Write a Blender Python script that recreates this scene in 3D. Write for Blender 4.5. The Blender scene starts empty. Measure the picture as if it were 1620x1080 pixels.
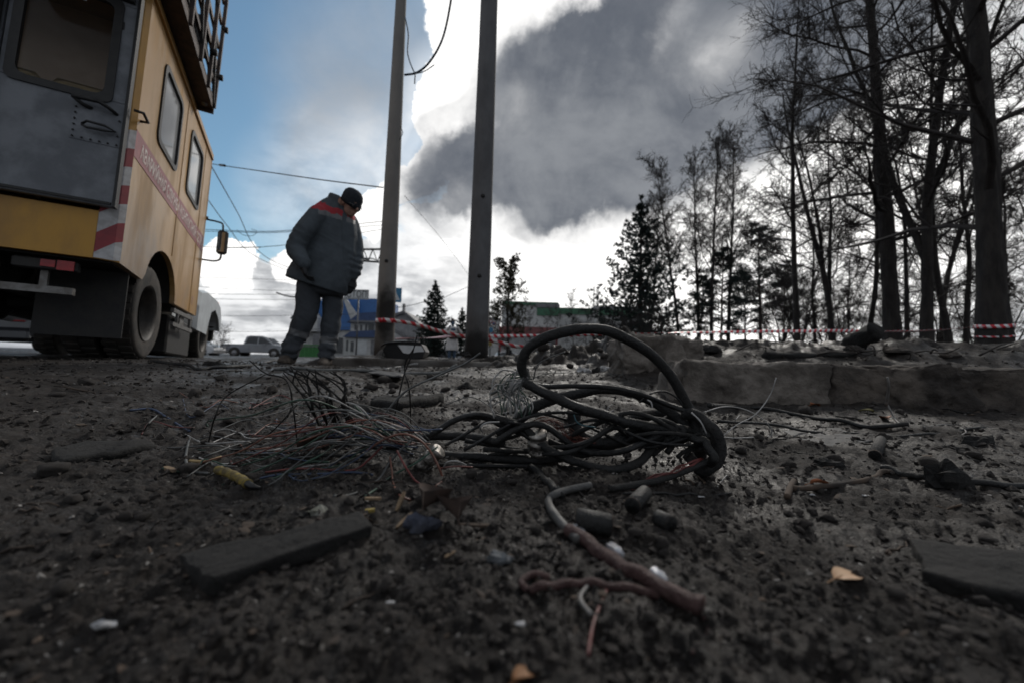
import bpy, math, random
import numpy as np
from mathutils import Matrix, Vector

# ------------------------------------------------------------------ camera, sky, sun, exposure
SC = bpy.context.scene
COL = SC.collection
F = 640.0                       # focal length in pixels of a 1620 px wide picture
PITCH = math.atan(30 / 640); ROLL = math.radians(1.5); CAMZ = 0.25
_f = np.array([0, math.cos(PITCH), math.sin(PITCH)]); _r0 = np.array([1.0, 0, 0]); _u0 = np.cross(_r0, _f)
_R = math.cos(ROLL) * _r0 + math.sin(ROLL) * _u0
_U = -math.sin(ROLL) * _r0 + math.cos(ROLL) * _u0
CAM0 = np.array([0, 0, CAMZ])
def P(x, y, d): return CAM0 + d * (_f + _R * ((x - 810) / F) - _U * ((y - 540) / F))
def Q(p):
    v = np.asarray(p, float) - CAM0; d = v @ _f
    return 810 + F * (v @ _R) / d, 540 - F * (v @ _U) / d, d

cd = bpy.data.cameras.new('camera'); cam = bpy.data.objects.new('camera', cd); COL.objects.link(cam)
cam.matrix_world = Matrix(((_R[0], _U[0], -_f[0], 0), (_R[1], _U[1], -_f[1], 0), (_R[2], _U[2], -_f[2], CAMZ), (0, 0, 0, 1)))
cd.sensor_width = 36; cd.lens = F / 1620 * 36; cd.clip_start = 0.02; cd.clip_end = 5000
cd.dof.use_dof = True; cd.dof.focus_distance = 1.2; cd.dof.aperture_fstop = 2.5
SC.camera = cam
SUN_AZ, SUN_EL = 20.0, 34.0     # degrees: azimuth to the right of the view axis
SC.view_settings.view_transform = 'Standard'; SC.view_settings.look = 'None'
SC.view_settings.gamma = 1; SC.view_settings.exposure = 0.0; SC.view_settings.use_curve_mapping = False

class S:
    """a socket with arithmetic, for node graphs"""
    def __init__(s, t, k): s.t = t; s.k = k
    def _m(s, op, *a, cl=False):
        n = s.t.nodes.new('ShaderNodeMath'); n.operation = op; n.use_clamp = cl
        for i, v in enumerate((s,) + a):
            if isinstance(v, S): s.t.links.new(v.k, n.inputs[i])
            else: n.inputs[i].default_value = v
        return S(s.t, n.outputs[0])
    def __add__(s, o): return s._m('ADD', o)
    def __sub__(s, o): return s._m('SUBTRACT', o)
    def __mul__(s, o): return s._m('MULTIPLY', o)
    def __truediv__(s, o): return s._m('DIVIDE', o)
    __radd__ = __add__; __rmul__ = __mul__
    def mx(s, o): return s._m('MAXIMUM', o)
    def mn(s, o): return s._m('MINIMUM', o)
    def ss(s, a, b, lo=0.0, hi=1.0):
        n = s.t.nodes.new('ShaderNodeMapRange'); n.interpolation_type = 'SMOOTHSTEP'
        s.t.links.new(s.k, n.inputs[0])
        for i, v in zip((1, 2, 3, 4), (a, b, lo, hi)): n.inputs[i].default_value = v
        return S(s.t, n.outputs[0])
def nz(t, vec, scale, detail=6, rough=.55, dist=0, out=0):
    n = t.nodes.new('ShaderNodeTexNoise'); n.inputs['Scale'].default_value = scale
    n.inputs['Detail'].default_value = detail; n.inputs['Roughness'].default_value = rough; n.inputs['Distortion'].default_value = dist
    if vec is not None: t.links.new(vec, n.inputs['Vector'])
    return S(t, n.outputs[out])
def mixc(t, fac, a, b):
    n = t.nodes.new('ShaderNodeMix'); n.data_type = 'RGBA'
    for v, i in ((fac, 0), (a, 6), (b, 7)):
        if isinstance(v, S): t.links.new(v.k, n.inputs[i])
        elif i == 0: n.inputs[0].default_value = v
        else: n.inputs[i].default_value = (*v, 1)
    return S(t, n.outputs[2])
def vmath(t, op, a, b=None):
    n = t.nodes.new('ShaderNodeVectorMath'); n.operation = op
    for i, v in enumerate((a, b)):
        if v is None: continue
        if isinstance(v, S): t.links.new(v.k, n.inputs[i])
        else: n.inputs[i].default_value = v
    return S(t, n.outputs['Value' if op == 'DOT_PRODUCT' else 'Vector'])

W = bpy.data.worlds.new('World'); SC.world = W; W.use_nodes = True
t = W.node_tree; t.nodes.clear()
out = t.nodes.new('ShaderNodeOutputWorld')
sky = t.nodes.new('ShaderNodeTexSky'); sky.sky_type = 'NISHITA'; sky.sun_disc = False
sky.sun_elevation = math.radians(SUN_EL); sky.sun_rotation = math.radians(SUN_AZ)
sky.air_density = 1.0; sky.dust_density = 0.4; sky.ozone_density = 0.7
b1 = t.nodes.new('ShaderNodeBackground'); b1.inputs[1].default_value = 0.115
tint = t.nodes.new('ShaderNodeMix'); tint.data_type = 'RGBA'; tint.blend_type = 'MULTIPLY'; tint.inputs[0].default_value = 1; tint.inputs[7].default_value = (.86, 1.03, .98, 1)
t.links.new(sky.outputs[0], tint.inputs[6]); t.links.new(tint.outputs[2], b1.inputs[0])
tc = t.nodes.new('ShaderNodeTexCoord'); D = S(t, tc.outputs['Generated'])
sx = t.nodes.new('ShaderNodeSeparateXYZ'); t.links.new(D.k, sx.inputs[0])
dx, dy, dz = (S(t, sx.outputs[i]) for i in range(3))
den = dz.mx(0.0) + 0.22
cb = t.nodes.new('ShaderNodeCombineXYZ')
for i, v in enumerate((dx / den, dy / den)): t.links.new(v.k, cb.inputs[i])
PL = cb.outputs[0]                                            # position on the cloud deck
n_big = nz(t, PL, 1.1, 8, .56, .35)
n_mid = nz(t, PL, 2.3, 9, .6, .25)
n_dir = nz(t, D.k, 5.0, 9, .62, .3)
def warp(vec, scale, amp, detail=6):
    n = t.nodes.new('ShaderNodeTexNoise'); n.inputs['Scale'].default_value = scale; n.inputs['Detail'].default_value = detail; n.inputs['Roughness'].default_value = .6
    t.links.new(vec.k, n.inputs['Vector'])
    o = vmath(t, 'SUBTRACT', S(t, n.outputs['Color']), (.5, .5, .5)); o = vmath(t, 'MULTIPLY', o, (amp, amp, amp))
    return vmath(t, 'NORMALIZE', vmath(t, 'ADD', vec, o))
DW = warp(D, 2.8, .26, 9)
def blob(px, py, rin, rout, v=None):
    c = P(px, py, 1) - CAM0; c = c / np.linalg.norm(c)
    return vmath(t, 'DOT_PRODUCT', v or DW, tuple(c)).ss(math.cos(math.radians(rout)), math.cos(math.radians(rin)))
def blobs(L, v=None):
    r = None
    for b in L: r = blob(*b, v) if r is None else r + blob(*b, v)
    return r.mn(1.0)
n_cum = nz(t, D.k, 9.0, 10, .64, .6)                          # cauliflower detail of the cloud edges
DF = warp(DW, 11.0, .055, 6)
hole = blobs([(455, 90, 6, 24), (320, 40, 8, 26), (540, 200, 1, 12)])       # the clear part of the sky
DK = [(835, 258, 0, 10), (925, 205, 0, 12), (1050, 165, 0, 13), (1165, 70, 0, 13), (990, 235, 0, 10), (1250, -10, 0, 12),
      (880, 140, 0, 7.5), (705, 288, 0, 7), (760, 280, 0, 6.5), (1120, 0, 0, 10), (880, 275, 0, 8), (1340, -90, 0, 13), (960, 115, 0, 7)]
dark = blobs(DK, DF) * .58 + blobs([(a, b_, 0, d_ * 1.5) for a, b_, c_, d_ in DK], warp(D, 2.2, .12, 5)) * .52
dark = (dark + blobs([(815, 200, 0, 6), (1120, 60, 0, 6), (735, 335, 0, 5)]) * -.22).mx(0.0)
glow = blobs([(890, 10, 3, 16), (1240, 190, 3, 14), (960, 400, 6, 30), (740, 190, 2, 10), (1300, 330, 5, 25)], D)
glow2 = blobs([(470, 480, 4, 28), (640, 330, 3, 14)], D)
puff = blobs([(705, 205, 1, 5.5), (655, 280, 1, 4.5), (750, 60, 2, 8), (735, 130, 0, 5), (600, 335, 0, 4), (365, 405, 0, 5), (525, 410, 0, 6), (690, 160, 0, 3)], DF); puff = (puff * 1.15 + (n_cum - .5) * 2.2 + (n_dir - .5) * .8).ss(.28, .62) * puff.ss(.0, .12)   # bright heaps beside the clear sky
cover = n_mid * 0.85 + n_dir * .35 + n_cum * .22 + hole * -0.62 + 0.10
veil = (cover.ss(0.30, 0.86) * .8).mx(blobs([(640, 180, 2, 17), (560, 330, 2, 14)], D) * (n_dir.ss(.2, .8) * .5 + .38))
mask = (cover + puff * .5).ss(0.50, 0.66).mx(veil)
thick = (dark * 1.05 + (n_dir - 0.5) * .85 + (n_cum - .5) * .40 + (n_big - 0.5) * 0.4).ss(0.14, 1.14)
lowb = (n_mid * 0.9 + n_big * .4 + n_cum * .25).ss(0.66, 0.92)
lowb = lowb * (blobs([(640, 180, 2, 17)], D) * -.6 + 1.0)
grey = thick.mx(lowb * .72 * (glow * -0.72 + 1.0) * (puff * -.8 + 1.0)).mn(1.0)
rim = thick.ss(.02, .16) * thick.ss(.16, .42, 1.0, 0.0)         # light leaking round the edges of thick cloud
lit = mixc(t, glow2, (0.42, 0.45, 0.49), (0.95, 0.96, 0.97)); lit = mixc(t, glow.mx(puff * .8), lit, (1.45, 1.43, 1.40)); lit = mixc(t, rim * .5, lit, (1.3, 1.29, 1.27))
core = mixc(t, (n_dir * .5 + n_mid * .4 + n_cum * .1).ss(.36, .64), (0.095, 0.11, 0.14), (0.27, 0.285, 0.31))
ccol = mixc(t, grey, lit, core)
b2 = t.nodes.new('ShaderNodeBackground'); t.links.new(ccol.k, b2.inputs[0]); b2.inputs[1].default_value = 1.0
ms = t.nodes.new('ShaderNodeMixShader')
t.links.new((mask.mx(thick)).k, ms.inputs[0]); t.links.new(b1.outputs[0], ms.inputs[1]); t.links.new(b2.outputs[0], ms.inputs[2])
t.links.new(ms.outputs[0], out.inputs[0])

sd = bpy.data.lights.new('sun', 'SUN'); sd.energy = 1.7; sd.angle = math.radians(14); sd.color = (1.0, 0.95, 0.88)
sun = bpy.data.objects.new('sun', sd); COL.objects.link(sun)
_a, _e = math.radians(SUN_AZ), math.radians(SUN_EL)
_sv = Vector((math.sin(_a) * math.cos(_e), math.cos(_a) * math.cos(_e), math.sin(_e)))
sun.rotation_euler = _sv.to_track_quat('Z', 'Y').to_euler(); sun.location = (8, 20, 18)

# ------------------------------------------------------------------ helpers
rng = np.random.default_rng(7); random.seed(7)
def _hash(ix, iy, iz, s):
    h = (ix * 374761393 + iy * 668265263 + iz * 2147483647 + s * 1274126177) & 0xFFFFFFFF
    h = ((h ^ (h >> 13)) * 1274126177) & 0xFFFFFFFF
    h = ((h ^ (h >> 16)) * 2246822519) & 0xFFFFFFFF
    return ((h ^ (h >> 15)) & 0xFFFFFF) / float(0xFFFFFF)
def vnoise(p, s=0):
    """value noise, p (n,2) or (n,3) -> -1..1"""
    p = np.asarray(p, float); i = np.floor(p).astype(np.int64); f = p - i; f = f * f * f * (f * (f * 6 - 15) + 10)
    if p.shape[1] == 2:
        z = np.zeros(len(p), np.int64); r = 0
        for a in (0, 1):
            for b in (0, 1):
                r = r + _hash(i[:, 0] + a, i[:, 1] + b, z, s) * (f[:, 0] if a else 1 - f[:, 0]) * (f[:, 1] if b else 1 - f[:, 1])
    else:
        r = 0
        for a in (0, 1):
            for b in (0, 1):
                for c in (0, 1):
                    r = r + _hash(i[:, 0] + a, i[:, 1] + b, i[:, 2] + c, s) * (f[:, 0] if a else 1 - f[:, 0]) * (f[:, 1] if b else 1 - f[:, 1]) * (f[:, 2] if c else 1 - f[:, 2])
    return r * 2 - 1
def fbm(p, o=4, s=0, g=.5, ridge=False):
    a = 1.0; r = 0
    p = np.asarray(p, float)
    for k in range(o):
        n = vnoise(p, s + k * 17); r = r + a * (1 - 2 * np.abs(n) if ridge else n); p = p * 2.03 + 11.7; a *= g
    return r

def mat(name, c1, c2=None, scale=6, rough=.8, bump=0, bscale=None, metal=0, detail=6, rough2=None, spec=.5, coat=0, stretch=None, sharp=(.35, .65), trans=0, alpha=1):
    m = bpy.data.materials.get(name)
    if m: return m
    m = bpy.data.materials.new(name); m.use_nodes = True; t = m.node_tree
    b = t.nodes['Principled BSDF']; b.inputs['Roughness'].default_value = rough; b.inputs['Metallic'].default_value = metal
    b.inputs['Specular IOR Level'].default_value = spec; b.inputs['Coat Weight'].default_value = coat
    b.inputs['Transmission Weight'].default_value = trans; b.inputs['Alpha'].default_value = alpha
    tc = t.nodes.new('ShaderNodeTexCoord'); v = tc.outputs['Object']
    if stretch:
        mp = t.nodes.new('ShaderNodeMapping'); mp.inputs['Scale'].default_value = stretch; t.links.new(v, mp.inputs[0]); v = mp.outputs[0]
    if c2 is None: c2 = tuple(x * .72 for x in c1)
    n = nz(t, v, scale, detail, .62, .2).ss(*sharp)
    c = mixc(t, n, c1, c2); t.links.new(c.k, b.inputs['Base Color'])
    if rough2 is not None: t.links.new(n.ss(0, 1, rough, rough2).k, b.inputs['Roughness'])
    if bump:
        bn = t.nodes.new('ShaderNodeBump'); bn.inputs['Strength'].default_value = min(1, bump); bn.inputs['Distance'].default_value = .01 if bump <= 1 else .01 * bump
        h = nz(t, v, bscale or scale * 4, 7, .65); t.links.new(h.k, bn.inputs['Height']); t.links.new(bn.outputs[0], b.inputs['Normal'])
    return m

class MB:
    def __init__(s): s.v = []; s.f = []; s.m = []; s.n = 0; s.sm = []
    def add(s, v, f, mi=0, smooth=False):
        v = np.asarray(v, float).reshape(-1, 3); s.v.append(v)
        for q in f: s.f.append(tuple(int(i) + s.n for i in q)); s.m.append(mi); s.sm.append(smooth)
        s.n += len(v); return s
    def hexa(s, p, mi=0):   # 8 corners: bottom ring 0-3, top ring 4-7
        return s.add(p, [(0, 3, 2, 1), (4, 5, 6, 7), (0, 1, 5, 4), (1, 2, 6, 5), (2, 3, 7, 6), (3, 0, 4, 7)], mi)
    def box(s, a, b, mi=0, bev=0):
        (x0, y0, z0), (x1, y1, z1) = a, b
        if not bev: return s.hexa([(x0, y0, z0), (x1, y0, z0), (x1, y1, z0), (x0, y1, z0), (x0, y0, z1), (x1, y0, z1), (x1, y1, z1), (x0, y1, z1)], mi)
        e = bev; R = []
        for z, i in ((z0, e), (z0 + e, 0), (z1 - e, 0), (z1, e)):
            xa, xb, ya, yb = x0 + i, x1 - i, y0 + i, y1 - i; k = e
            R.append([(xa + k, ya, z), (xb - k, ya, z), (xb, ya + k, z), (xb, yb - k, z), (xb - k, yb, z), (xa + k, yb, z), (xa, yb - k, z), (xa, ya + k, z)])
        return s.loft(R, mi)
    def loft(s, rings, mi=0, cap=True, smooth=False, closed=True):
        R = np.asarray(rings, float); k, n = R.shape[:2]; f = []
        for i in range(k - 1):
            for j in range(n if closed else n - 1):
                a = i * n + j; b = i * n + (j + 1) % n; f.append((a, b, b + n, a + n))
        if cap: f.append(tuple(range(n - 1, -1, -1))); f.append(tuple(range((k - 1) * n, k * n)))
        return s.add(R.reshape(-1, 3), f, mi, smooth)
    def tube(s, pts, rad, n=8, mi=0, cap=True, smooth=True):
        p = np.asarray(pts, float); k = len(p); rad = np.broadcast_to(np.asarray(rad, float), (k,))
        T = np.gradient(p, axis=0); T /= np.linalg.norm(T, axis=1)[:, None] + 1e-12
        a = np.array([0, 0, 1.0]) if abs(T[0][2]) < .9 else np.array([1.0, 0, 0]); U = a - T[0] * (a @ T[0]); R = []
        for i in range(k):
            U = U - T[i] * (U @ T[i]); U /= np.linalg.norm(U) + 1e-12; V = np.cross(T[i], U)
            th = np.arange(n) * 2 * math.pi / n
            R.append(p[i] + rad[i] * (np.cos(th)[:, None] * U + np.sin(th)[:, None] * V))
        return s.loft(R, mi, cap, smooth)
    def cyl(s, a, b, r, r2=None, n=12, mi=0, smooth=True): return s.tube([a, b], [r, r if r2 is None else r2], n, mi, True, smooth)
    def bar(s, a, b, w, h=None, mi=0, up=(0, 0, 1)):
        a = np.asarray(a, float); b = np.asarray(b, float); h = h or w; T = b - a; T /= np.linalg.norm(T); up = np.asarray(up, float)
        if abs(T @ up) > .98: up = np.array([0, 1.0, 0]) if abs(T[1]) < .9 else np.array([1.0, 0, 0])
        X = np.cross(T, up); X /= np.linalg.norm(X); Z = np.cross(X, T); X = X * w / 2; Z = Z * h / 2
        return s.hexa([a - X - Z, a + X - Z, b + X - Z, b - X - Z, a - X + Z, a + X + Z, b + X + Z, b - X + Z], mi)
    def prism(s, poly, axis, a, b, mi=0, smooth=False):
        """poly: 2-D points in the plane of the two other axes (in order), extruded along axis from a to b"""
        o = [i for i in range(3) if i != axis]; R = []
        for t_ in (a, b):
            r = np.zeros((len(poly), 3)); r[:, o] = poly; r[:, axis] = t_; R.append(r)
        return s.loft(R, mi, True, smooth)
    def sphere(s, c, r, n=12, m=8, mi=0, R=None):
        r = np.broadcast_to(np.asarray(r, float), (3,)); G = []
        for i in range(1, m):
            th = math.pi * i / m; a = np.arange(n) * 2 * math.pi / n
            g = np.stack([np.cos(a) * math.sin(th), np.sin(a) * math.sin(th), np.full(n, math.cos(th))], 1) * r
            G.append(g)
        top = np.array([0, 0, 1.]) * r; bot = -top; V = np.concatenate(G + [[top], [bot]]); 
        if R is not None: V = V @ np.asarray(R).T
        f = []
        for i in range(m - 2):
            for j in range(n): a = i * n + j; b = i * n + (j + 1) % n; f.append((a, a + n, b + n, b))
        for j in range(n): f.append(((m - 1) * n, j, (j + 1) % n)); k = (m - 2) * n; f.append(((m - 1) * n + 1, k + (j + 1) % n, k + j))
        return s.add(V + np.asarray(c, float), f, mi, True)
    def mesh(s, name):
        me = bpy.data.meshes.new(name); me.from_pydata(np.concatenate(s.v).tolist(), [], s.f)
        me.polygons.foreach_set('material_index', s.m); me.polygons.foreach_set('use_smooth', s.sm); me.update(); return me
    def build(s, name, m, parent=None, loc=None):
        return link(name, s.mesh(name), m, parent, loc)
def link(name, me, m=None, parent=None, loc=None):
    if m is not None and not len(me.materials):
        for x in (m if isinstance(m, (list, tuple)) else [m]): me.materials.append(x)
    o = bpy.data.objects.new(name, me); COL.objects.link(o)
    if parent is not None: o.parent = parent
    if loc is not None: o.location = loc
    return o
def tag(o, label=None, cat=None, group=None, kind=None):
    for k, v in (('label', label), ('category', cat), ('group', group), ('kind', kind)):
        if v: o[k] = v
    return o
def empty(name, loc=(0, 0, 0), rz=0, label=None, cat=None, group=None):
    o = bpy.data.objects.new(name, None); COL.objects.link(o); o.location = tuple(float(q) for q in loc); o.rotation_euler = (0, 0, rz)
    o.empty_display_size = .1
    return tag(o, label, cat, group)
def copy_tree(o, parent=None):
    c = o.copy(); COL.objects.link(c); c.parent = parent
    for ch in list(o.children): copy_tree(ch, c)
    return c
def np_mesh(name, v, quads=None, tris=None, smooth=True):
    me = bpy.data.meshes.new(name); v = np.ascontiguousarray(v, np.float32); me.vertices.add(len(v)); me.vertices.foreach_set('co', v.ravel())
    L = []; st = []; n = 0
    if quads is not None and len(quads): q = np.asarray(quads, np.int32); L.append(q.ravel()); st.append(np.arange(len(q)) * 4); n = len(q) * 4
    if tris is not None and len(tris): q = np.asarray(tris, np.int32); L.append(q.ravel()); st.append(np.arange(len(q)) * 3 + n)
    L = np.concatenate(L); st = np.concatenate(st).astype(np.int32)
    me.loops.add(len(L)); me.loops.foreach_set('vertex_index', L.astype(np.int32)); me.polygons.add(len(st)); me.polygons.foreach_set('loop_start', st)
    me.polygons.foreach_set('use_smooth', np.full(len(st), smooth)); me.update(calc_edges=True); return me
def tubes(name, polys, sides=4):
    """many tapered tubes in one mesh; polys: list of (pts (n,3), radii (n,))"""
    by = {}
    for p, r in polys: by.setdefault(len(p), []).append((p, r))
    V = []; Qd = []; off = 0; th = np.arange(sides) * 2 * math.pi / sides
    for n, L in by.items():
        p = np.array([a for a, _ in L], float); r = np.array([b for _, b in L], float); M = len(L)
        T = np.gradient(p, axis=1); T /= np.linalg.norm(T, axis=2)[..., None] + 1e-9
        ref = np.where(np.abs(T[:, :1, 2:3]) < .8, np.array([0, 0, 1.]), np.array([1., 0, 0]))
        U = ref - T * (ref * T).sum(2, keepdims=True); U /= np.linalg.norm(U, axis=2)[..., None] + 1e-9; Vv = np.cross(T, U)
        ring = p[:, :, None] + r[:, :, None, None] * (np.cos(th)[:, None] * U[:, :, None] + np.sin(th)[:, None] * Vv[:, :, None])
        V.append(ring.reshape(-1, 3))
        i = np.arange(M)[:, None, None] * n * sides + np.arange(n - 1)[None, :, None] * sides; j = np.arange(sides)
        a = i + j; b = i + (j + 1) % sides
        Qd.append(np.stack([a, b, b + sides, a + sides], -1).reshape(-1, 4) + off); off += M * n * sides
    return np_mesh(name, np.concatenate(V), np.concatenate(Qd))
def spline(c, n=8):
    """Catmull-Rom through control points (k,m)"""
    c = np.asarray(c, float); c = np.vstack([2 * c[0] - c[1], c, 2 * c[-1] - c[-2]]); o = []
    for i in range(1, len(c) - 2):
        a, b, d, e = c[i - 1:i + 3]
        for q in np.arange(n) / n:
            o.append(.5 * (2 * b + (d - a) * q + (2 * a - 5 * b + 4 * d - e) * q * q + (3 * b - a - 3 * d + e) * q ** 3))
    o.append(c[-2]); return np.array(o)
def pxs(L, n=8):
    """smooth world path through (pixel x, pixel y, distance) points"""
    return spline([P(*q) for q in L], n)
# ------------------------------------------------------------------ the ground
def sst(a, b, x):
    q = np.clip((np.asarray(x, float) - a) / (b - a), 0, 1); return q * q * (3 - 2 * q)
def g_base(x, y):
    x = np.asarray(x, float); y = np.asarray(y, float); r = np.hypot(x, y); az = np.arctan2(x, y)
    z = .012 + .15 * sst(.9, 3.9, r)
    wr = sst(.16, .5, az) * (1 - sst(2.2, 2.8, az)); wl = 1 - sst(-.5, -.2, az)
    wc = (1 - wr) * (1 - wl)
    z = z - .12 * wl * sst(7, 34, r) - .42 * wc * sst(9, 30, r)
    z = z - wr * .055 * sst(1.2, 2.2, r) * (1 - sst(2.3, 3.0, y)) + wr * (.20 * sst(2.35, 3.3, y) + .42 * sst(4.5, 12, r) + .3 * sst(14, 40, r))
    z = z - .07 * np.exp(-((y - 4.6) / .5) ** 2) * sst(-2.8, -2.2, x) * (1 - sst(.0, .6, x))
    z = z + .10 * sst(5.0, 5.12, y) * (1 - sst(8, 10.5, y)) * sst(-2.7, -2.3, x) * (1 - sst(1.4, 2.2, x))
    h = np.exp(-((x - .95) / .75) ** 2 - ((y - 4.5) / .55) ** 2) * .24 + np.exp(-((x - .12) / .5) ** 2 - ((y - 4.9) / .35) ** 2) * .10
    h = h + np.exp(-((y - 3.5) / .35) ** 2) * sst(1.0, 1.5, x) * .10
    h = h + np.exp(-((x - 1.5) / .5) ** 2 - ((y - 5.0) / .5) ** 2) * .14
    return z + h, h
def g_noise(x, y, h):
    p = np.stack([x, y], 1); r = np.hypot(x, y)
    road = sst(-.1, -.7, np.arctan2(x, y)) * sst(1.6, 3.0, r)      # beaten flat where the vehicles stand
    k = 1 - .6 * road
    n = .016 * k * fbm(p * 1.3, 2, 1) + .011 * k * fbm(p * 5.2, 2, 5)
    n = n + k * (1 - sst(7, 14, r)) * .0045 * (np.abs(fbm(p * 11, 3, 9)) * 1.5 - .45) + k * (1 - sst(7, 14, r)) * .0045 * fbm(p * 19, 3, 51, .6)
    n = n + k * (1 - sst(2.5, 6, r)) * .0042 * fbm(p * 40, 3, 13, .6)
    n = n + k * (1 - sst(.9, 2.2, r)) * .0026 * fbm(p * 120, 2, 19)
    n = n + np.clip(h, 0, .3) * (.45 * fbm(p * 4.5, 3, 23) + .22 * fbm(p * 15, 2, 29))
    n = n + .12 * sst(14, 60, r) * fbm(p * .12, 2, 31)
    return n * sst(.06, .2, r)
def gz(x, y):
    x = np.atleast_1d(np.asarray(x, float)); y = np.atleast_1d(np.asarray(y, float)); b, h = g_base(x, y); r = b + g_noise(x, y, h)
    return float(r[0]) if len(r) == 1 else r
def ground_hit(px, py):
    """where the line of sight through a pixel of the picture meets the ground"""
    ds = np.geomspace(.2, 60, 300); pp = CAM0 + ds[:, None] * (_f + _R * ((px - 810) / F) - _U * ((py - 540) / F))
    for _ in range(2):
        k = np.nonzero(pp[:, 2] <= gz(pp[:, 0], pp[:, 1]))[0]
        if not len(k): return P(px, py, 6.0)
        k = max(1, k[0]); ds = np.linspace(ds[k - 1], ds[k], 24); pp = CAM0 + ds[:, None] * (_f + _R * ((px - 810) / F) - _U * ((py - 540) / F))
    k = np.nonzero(pp[:, 2] <= gz(pp[:, 0], pp[:, 1]))[0]; k = k[0] if len(k) else len(ds) - 1
    p = pp[k]; return np.array([p[0], p[1], gz(p[0], p[1])])

th = np.concatenate([np.radians(np.linspace(-64, 64, 700)), np.radians(np.linspace(64, 296, 60)[1:-1])])
rr = np.concatenate([np.geomspace(.05, .22, 14)[:-1], np.geomspace(.22, 7.5, 470), np.geomspace(7.5, 900, 90)[1:]])
TT, RR = np.meshgrid(th, rr); gx = (RR * np.sin(TT)).ravel(); gy = (RR * np.cos(TT)).ravel()
gv = np.stack([gx, gy, gz(gx, gy)], 1); nt, nr = len(th), len(rr)
i, j = np.meshgrid(np.arange(nr - 1), np.arange(nt), indexing='ij'); a = i * nt + j; b = i * nt + (j + 1) % nt
gq = np.stack([a, a + nt, b + nt, b], -1).reshape(-1, 4)[:, ::-1]
gv = np.vstack([gv, [[0, 0, gz(0, 0)]]]); cen = len(gv) - 1
gt = np.stack([np.full(nt, cen), (np.arange(nt) + 1) % nt, np.arange(nt)], 1)

M_soil = bpy.data.materials.new('churned_soil'); M_soil.use_nodes = True; t = M_soil.node_tree; b = t.nodes['Principled BSDF']
tc = t.nodes.new('ShaderNodeTexCoord'); v = tc.outputs['Object']
na = nz(t, v, 1.1, 5, .6, .3).ss(.35, .7); nb = nz(t, v, 26, 8, .7, .4).ss(.42, .68); nc = nz(t, v, 150, 3, .6).ss(.63, .72)
c = mixc(t, na, (.0080, .0058, .0049), (.0175, .0131, .0106)); c = mixc(t, nb, c, (.038, .0295, .024)); c = mixc(t, nc * .8, c, (.15, .135, .12))
t.links.new(c.k, b.inputs['Base Color'])
t.links.new((nz(t, v, 3.2, 5, .6).ss(.40, .62, .82, .34)).k, b.inputs['Roughness']); b.inputs['Specular IOR Level'].default_value = .35
bn = t.nodes.new('ShaderNodeBump'); bn.inputs['Strength'].default_value = 1.0; bn.inputs['Distance'].default_value = .012
hh = nz(t, v, 70, 8, .72, .3) + nz(t, v, 330, 4, .6) * .25
t.links.new(hh.k, bn.inputs['Height']); t.links.new(bn.outputs[0], b.inputs['Normal'])
tag(link('ground', np_mesh('ground', gv, gq, gt, True), M_soil), 'dark churned soil and soot over the whole street verge', None, None, 'structure')
del gv, gq, gt, TT, RR

# loose gravel and crumbs lying over the soil: nobody could count them
ico = np.array([(0, 0, 1), (.894, 0, .447), (.276, .851, .447), (-.724, .526, .447), (-.724, -.526, .447), (.276, -.851, .447), (.724, .526, -.447), (-.276, .851, -.447), (-.894, 0, -.447), (-.276, -.851, -.447), (.724, -.526, -.447), (0, 0, -1)])
icf = np.array([(0, 1, 2), (0, 2, 3), (0, 3, 4), (0, 4, 5), (0, 5, 1), (1, 6, 2), (2, 7, 3), (3, 8, 4), (4, 9, 5), (5, 10, 1), (6, 7, 2), (7, 8, 3), (8, 9, 4), (9, 10, 5), (10, 6, 1), (11, 7, 6), (11, 8, 7), (11, 9, 8), (11, 10, 9), (11, 6, 10)])
def scatter(name, n, r0, r1, s0, s1, flat, material, label, cat, seed, az=(-56, 56), sgrow=.6, rot=True):
    g = np.random.default_rng(seed); r = np.exp(g.uniform(math.log(r0), math.log(r1), n)); a = np.radians(g.uniform(*az, n))
    x, y = r * np.sin(a), r * np.cos(a); z = gz(x, y); s = np.exp(g.uniform(math.log(s0), math.log(s1), n)) * (r / r0) ** sgrow
    V = ico[None] * (1 + .35 * g.normal(size=(n, 12, 1))).clip(.45, 1.6) * (s[:, None, None] * (g.uniform(.5, 1.3, (n, 1, 3)) * np.array([1, 1, flat])))
    ph = g.uniform(0, 6.28, n); c_, s_ = np.cos(ph)[:, None], np.sin(ph)[:, None]
    X = V[..., 0] * c_ - V[..., 1] * s_; Y = V[..., 0] * s_ + V[..., 1] * c_; ti = g.normal(0, .35, n)[:, None]
    Z = V[..., 2] * np.cos(ti) + X * np.sin(ti)
    V = np.stack([X + x[:, None], Y + y[:, None], Z + z[:, None] + (s * flat * .25)[:, None]], -1).reshape(-1, 3)
    T_ = (icf[None] + 12 * np.arange(n)[:, None, None]).reshape(-1, 3)
    return tag(link(name, np_mesh(name, V, None, T_, False), material), label, cat, None, 'stuff')
M_clod = mat('soil_clod', (.018, .015, .0135), (.046, .038, .033), 40, .9, .6, 160)
M_pale = mat('pale_grit', (.26, .245, .23), (.08, .074, .068), 9, .8)
M_bark = mat('bark_chip', (.085, .058, .040), (.026, .020, .017), 8, .9)
scatter('gravel', 15000, .3, 5.5, .0008, .0040, .75, M_clod, 'dark crumbs of soil and gravel strewn over the ground', 'gravel', 3, sgrow=.55)
scatter('grit', 1500, .32, 6, .0007, .0022, .5, M_pale, 'pale specks of grit and broken plaster among the soil', 'grit', 4, sgrow=.6)
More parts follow.
